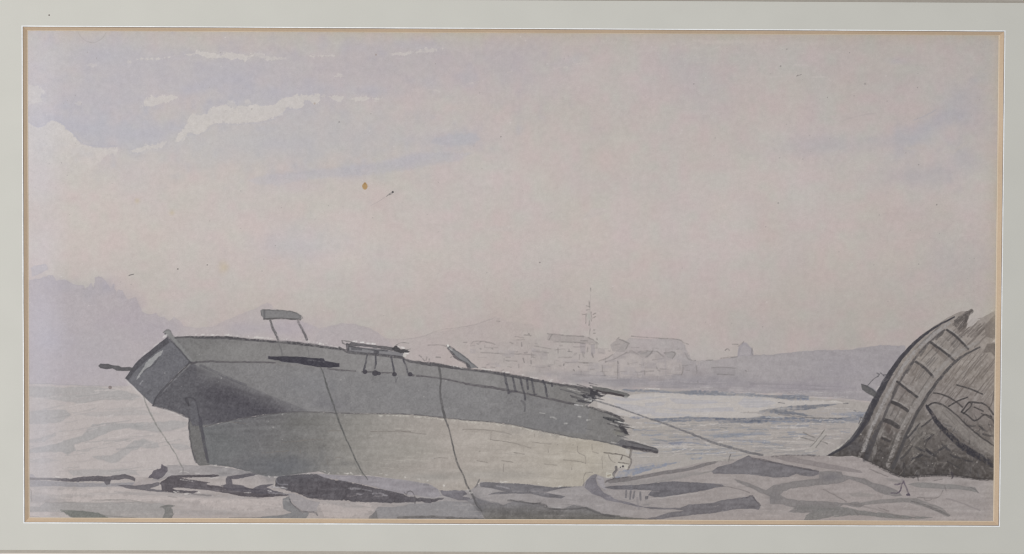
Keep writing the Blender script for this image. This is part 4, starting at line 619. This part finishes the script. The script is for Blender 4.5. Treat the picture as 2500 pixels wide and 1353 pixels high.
stroke("2258,1060 2240,1076 2226,1096", 4, (146, 140, 134), .5); stroke("2270,1052 2286,1060", 6, (148, 142, 134), .5); stroke("2262,1098 2276,1112 2284,1106", 7, (62, 60, 63), .7); stroke("2370,1010 2366,1004 2372,992", 8, (118, 112, 108), .6)
stroke("2108,1120 2150,1143 2206,1167 2250,1161 2300,1160 2350,1163 2380,1170 2436,1171", [4, 5, 6, 5, 6, 5, 5, 5], (64, 60, 60), .8, grainy=.4); stroke("2322,1156 2328,1160 2324,1168", [7, 6, 3], (66, 60, 66), .85)
wash("2102,937 2120,942 2146,962 2142,974 2120,962 2105,952", (98, 96, 96), .92, 1.8, .6, .08, .06, lab=L_STUB2); stroke("2120,944 2134,952 2146,964", 4, (140, 139, 142), .6); stroke("2104,938 2120,944 2144,962", 2.4, (74, 72, 76), .7)
lines("2118,942 2132,926 2150,914 2141,911|2150,911 2156,916 2180,915|2156,917 2172,925|2102,1019 2097,1034|2102,1019 2118,1028", 2.4, (88, 85, 88), .8)
stroke("2034,1102 2060,1086 2080,1068 2097,1044 2110,1016", [4, 6, 7, 6, 4], (184, 178, 170), .75, grainy=.5); lines("2124,968 2138,974|2160,932 2168,926|2140,952 2146,944", 3, (196, 190, 184), .6)
for _ in range(60):
    x = 2090 + rng.random() * 340; y = 800 + rng.random() * 350
    if LAB[min(H - 1, int((y - Y0) * S)), min(W - 1, int((x - X0) * S))] in (L_HULK, L_BAND, L_BEAM): dot(x, y, 1.2 + rng.random(), (172, 166, 160), .6)

LW = 1.0
for _ in range(80):                                            # tangle of timbers and stones inside the hulk
    x = 2185 + rng.random() * 250; y = 1030 + rng.random() * 120
    if y - 1113 > (x - 2108) * .5 or (x - 2180) * 1.8 < (1120 - y): continue
    a0 = rng.choice([-.75, .65, .1, 1.3]) + rng.normal() * .25; l = 8 + rng.random() * 26
    stroke([[x, y], [x + l * math.cos(a0) * .5, y + l * math.sin(a0) * .5 + rng.normal() * 1.5], [x + l * math.cos(a0), y + l * math.sin(a0)]], 1.2 + rng.random() * 3.2, [(62, 60, 62), (70, 66, 66), (150, 143, 137), (126, 119, 114)][rng.integers(4)], .35 + rng.random() * .3)
# the strong drawing of the hulk, last
stroke(OUT, [3, 6, 10, 12, 13, 11, 10, 9, 7, 5, 3, 2], (66, 64, 69), .8, grainy=.3, rough=.3)
for q, f in [("2312,806 2328,816 2347,834 2364,852", 5), ("2272,836 2300,855 2328,879", 6), ("2237,884 2256,896 2278,920", 6), ("2190,932 2212,950 2240,970", 6), ("2178,982 2196,989 2216,1003", 8), ("2160,1026 2176,1031 2192,1042", 11), ("2154,1070 2172,1078", 6)]:
    p = P(q); stroke(p + [1, 7], f * 1.5, (112, 103, 98), .45, grainy=.5); stroke(p + [2, -5], 4, (162, 155, 150), .55, grainy=.5); stroke(p, f, (68, 65, 66), .82, grainy=.35)
stroke("2180,1142 2204,1082 2232,1020 2272,954 2308,906 2346,871 2392,848", [7, 7, 6, 6, 6, 5, 3], (76, 73, 74), .7, grainy=.45)
stroke("2166,1136 2186,1082 2210,1026 2236,984 2266,938 2298,894 2338,860 2380,838", [7, 7, 7, 8, 8, 8, 9, 6], (156, 150, 146), .5, grainy=.6)
stroke("2108,1100 2122,1060 2142,1014 2162,974 2184,930 2204,896 2232,860 2262,830 2296,804 2318,788", [5, 6, 6, 6, 7, 7, 7, 8, 8, 5], (162, 157, 155), .6, grainy=.5)
stroke("2120,1118 2134,1076 2150,1036 2165,1002 2182,964 2202,922 2224,888 2252,852 2280,826 2306,806", [5, 5, 5, 4, 4, 4, 4, 4, 4, 3], (84, 80, 81), .7, grainy=.4)
wash("2275,984 2302,988 2332,1012 2362,1042 2392,1067 2430,1092 2436,1118 2400,1098 2356,1068 2320,1036 2292,1012", (138, 131, 126), .7, 2.5, 1, .16, .04, lab=L_BEAM)
lines("2310,1000 2345,1034 2385,1070|2300,1004 2330,1036|2350,1030 2400,1072 2428,1088", 2.4, (100, 94, 91), .55)
stroke("2262,990 2276,1012 2291,1036 2311,1056 2332,1076 2354,1094 2384,1112 2424,1138", [5, 8, 11, 12, 13, 14, 14, 10], (58, 56, 61), .85, grainy=.45, rough=1.2)
lines("2264,992 2280,981 2302,988 2332,1010 2362,1040 2392,1065 2430,1092|2347,1006 2366,980 2378,982 2408,986 2425,1012|2347,1006 2366,1016 2380,1032 2402,1010 2420,1018|2366,982 2376,988 2352,1010|2280,960 2302,962 2336,982 2350,994|2316,992 2340,978 2362,970|2335,940 2366,948 2398,962|2378,994 2400,1004|2396,1010 2420,1020 2432,1036", 3.4, (64, 61, 62), .75)
for x, y, k, l in [(2236, 1092, .5, 22), (2256, 1078, -.7, 24), (2262, 1100, .6, 26), (2290, 1100, -.6, 22), (2300, 1085, .8, 24), (2228, 1120, -.4, 24), (2320, 1110, .4, 26), (2200, 1120, -1.1, 28), (2215, 1070, -1.2, 30), (2250, 1042, -.8, 24), (2350, 1120, .3, 24), (2390, 1040, .7, 20), (2400, 1060, .2, 24)]:
    stroke([[x, y], [x + l * .5, y + l * .5 * k + 1.5], [x + l, y + l * k]], [4, 6, 3], (60, 58, 61), .7, grainy=.4); stroke([[x + 2, y - 7], [x + l, y + l * k - 7]], 5, (144, 137, 130), .4, grainy=.6)
# ---- marks of age: foxing, specks, mat burn; then a painted glass reflection
dot(891, 455, 7, (170, 140, 100), .95, 8.4); dot(891, 448, 3, (150, 118, 80), .6)
stroke("959,469 955,472 950,475 943,480", [5, 4.5, 3, 1.5], (96, 94, 94), .8); stroke("944,479 930,489 905,503", [2, 1.2, 1], (140, 136, 135), .35); dot(959, 469, 2.6, (62, 60, 62))
for x, y, r, c in [(434, 657, 2.4, (62, 58, 58)), (506, 647, 1.8, (80, 76, 76)), (269, 946, 5, (86, 72, 70)), (828, 298, 1.9, (84, 80, 80)), (1223, 334, 2.1, (86, 80, 78)), (1318, 641, 2.3, (84, 78, 76)), (2112, 205, 3.6, (146, 138, 136)), (918, 134, 2.4, (140, 120, 110)), (184, 233, 1.6, (110, 106, 106)), (672, 600, 1.6, (120, 115, 112)), (2243, 402, 2, (118, 112, 110)), (2287, 500, 2, (100, 95, 93)), (1900, 496, 2, (112, 106, 104)), (1921, 120, 2, (110, 104, 102)), (1906, 162, 2.2, (108, 102, 100)), (2074, 129, 1.8, (115, 110, 108)), (2240, 214, 2, (110, 104, 104)), (2085, 234, 1.8, (125, 118, 116)), (2020, 238, 1.8, (120, 114, 112)), (1694, 205, 1.7, (110, 104, 102)), (120, 400, 1.6, (110, 106, 104)), (2243, 645, 1.8, (130, 122, 120)), (768, 253, 3, (160, 140, 128)), (150, 398, 1.5, (120, 115, 113)), (1948, 184, 2, (122, 116, 113)), (910, 532, 1.5, (125, 119, 116))]:
    dot(x, y, r * .85, c, .48)
stroke("315,673 320,671 326,670", 2, (90, 86, 86), .7); stroke("1945,186 1956,182", 1.8, (120, 113, 110), .7)
for x, y, r in [(335, 490, 6), (547, 653, 10), (420, 520, 5)]: blob(x, y, r, r, (186, 172, 148), .55)
for _ in range(170):                                           # fine fibres and dust in the sky
    x = 70 + rng.random() * 2360; y = 85 + rng.random() * 720; dot(x, y, .7 + rng.random() * .9, (148, 141, 139) if rng.random() < .6 else (208, 202, 198), .5)
for _ in range(75):                                            # flecks of bare paper in the dark washes
    x = 400 + rng.random() * 1130; y = 835 + rng.random() * 320
    k = LAB[int((y - Y0) * S), int((x - X0) * S)]
    if k in (L_SHIP, L_LOW, L_TRAN): dot(x, y, .7 + rng.random() ** 3 * 1.5, (172, 169, 166), .5)
# mat burn: yellowed rim of the sheet at the top and right
right_edge = 2455 - (YY - 74) * 0.0111 - 17; top_edge = 62.5 + (XX - 52) * 0.005 + 12.5
burn = np.exp(-np.maximum(right_edge - XX, 0) / 16) * np.interp(YY, [60, 300, 700, 830, 900, 1290], [.5, .6, .9, .5, .15, .25]) + .8 * np.exp(-np.maximum(YY - top_edge, 0) / 13) * np.interp(XX, [60, 500, 1000, 2400], [.35, .5, .8, .8])
burn = np.clip(burn * (0.75 + .35 * N30 + .2 * N12), 0, .8)
C += (np.array([178, 168, 148], np.float32) - C) * (burn * .75)[..., None]
# glass reflection along the left edge, painted into the pigment as a cooler, paler strip
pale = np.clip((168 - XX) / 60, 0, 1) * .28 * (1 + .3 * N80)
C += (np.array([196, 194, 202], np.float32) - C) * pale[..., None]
# paper tooth and pigment granulation over everything
dark = np.clip((175 - C.mean(-1)) / 90, 0, 1)
C += ((1.9 + 3.2 * dark) * (0.8 * N2 + 0.55 * N5 + .5 * NP) )[..., None]

# ------------------------------------------------------------------ cut the painted sheet into its painted parts
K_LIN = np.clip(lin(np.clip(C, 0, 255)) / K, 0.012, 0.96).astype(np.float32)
zz = -DEPTH
f = (D - zz) / D
VX = ((XX - 1250) * U * f).ravel(); VY = ((676.5 - YY) * U * f).ravel()
VC = np.concatenate([K_LIN.reshape(-1, 3), np.ones((H * W, 1), np.float32)], 1)
idx = np.arange(H * W).reshape(H, W)
quads = np.stack([idx[1:, :-1], idx[1:, 1:], idx[:-1, 1:], idx[:-1, :-1]], -1).reshape(-1, 4)
cell = np.maximum(LAB[:-1, :-1], 0).ravel()
def sheet(name, q, parent):
    u, inv = np.unique(q.ravel(), return_inverse=True)
    me = bpy.data.meshes.new(name); nq = len(q)
    me.vertices.add(len(u)); me.loops.add(nq * 4); me.polygons.add(nq)
    co = np.zeros((len(u), 3), np.float32); co[:, 0] = VX[u]; co[:, 1] = VY[u]
    me.vertices.foreach_set('co', co.ravel()); me.loops.foreach_set('vertex_index', inv.astype(np.int32).ravel())
    me.polygons.foreach_set('loop_start', np.arange(0, nq * 4, 4, dtype=np.int32))
    ca = me.color_attributes.new('pigment', 'FLOAT_COLOR', 'POINT'); ca.data.foreach_set('color', VC[u].ravel())
    me.update(calc_edges=True); me.materials.append(M_PIG)
    o = bpy.data.objects.new(name, me); COL.objects.link(o); o.parent = parent; return o
pic = empty('watercolour_painting', 'watercolour of a stranded grey shipwreck on a rocky harbour shore, seen in the mat window', 'painting', (0, 0, zz))
made = {}
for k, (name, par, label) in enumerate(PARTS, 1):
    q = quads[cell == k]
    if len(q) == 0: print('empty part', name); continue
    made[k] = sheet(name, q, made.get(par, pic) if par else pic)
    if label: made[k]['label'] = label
# the back of the sheet
bx = [at(X0, Y0, zz - .0003), at(X1, Y0, zz - .0003), at(X1, Y1, zz - .0003), at(X0, Y1, zz - .0003)]
bk = mesh_obj('sheet_back', [(p[0], p[1], -.0003) for p in bx], [(0, 1, 2, 3)], plain('bare_paper', (196, 188, 176)), pic)
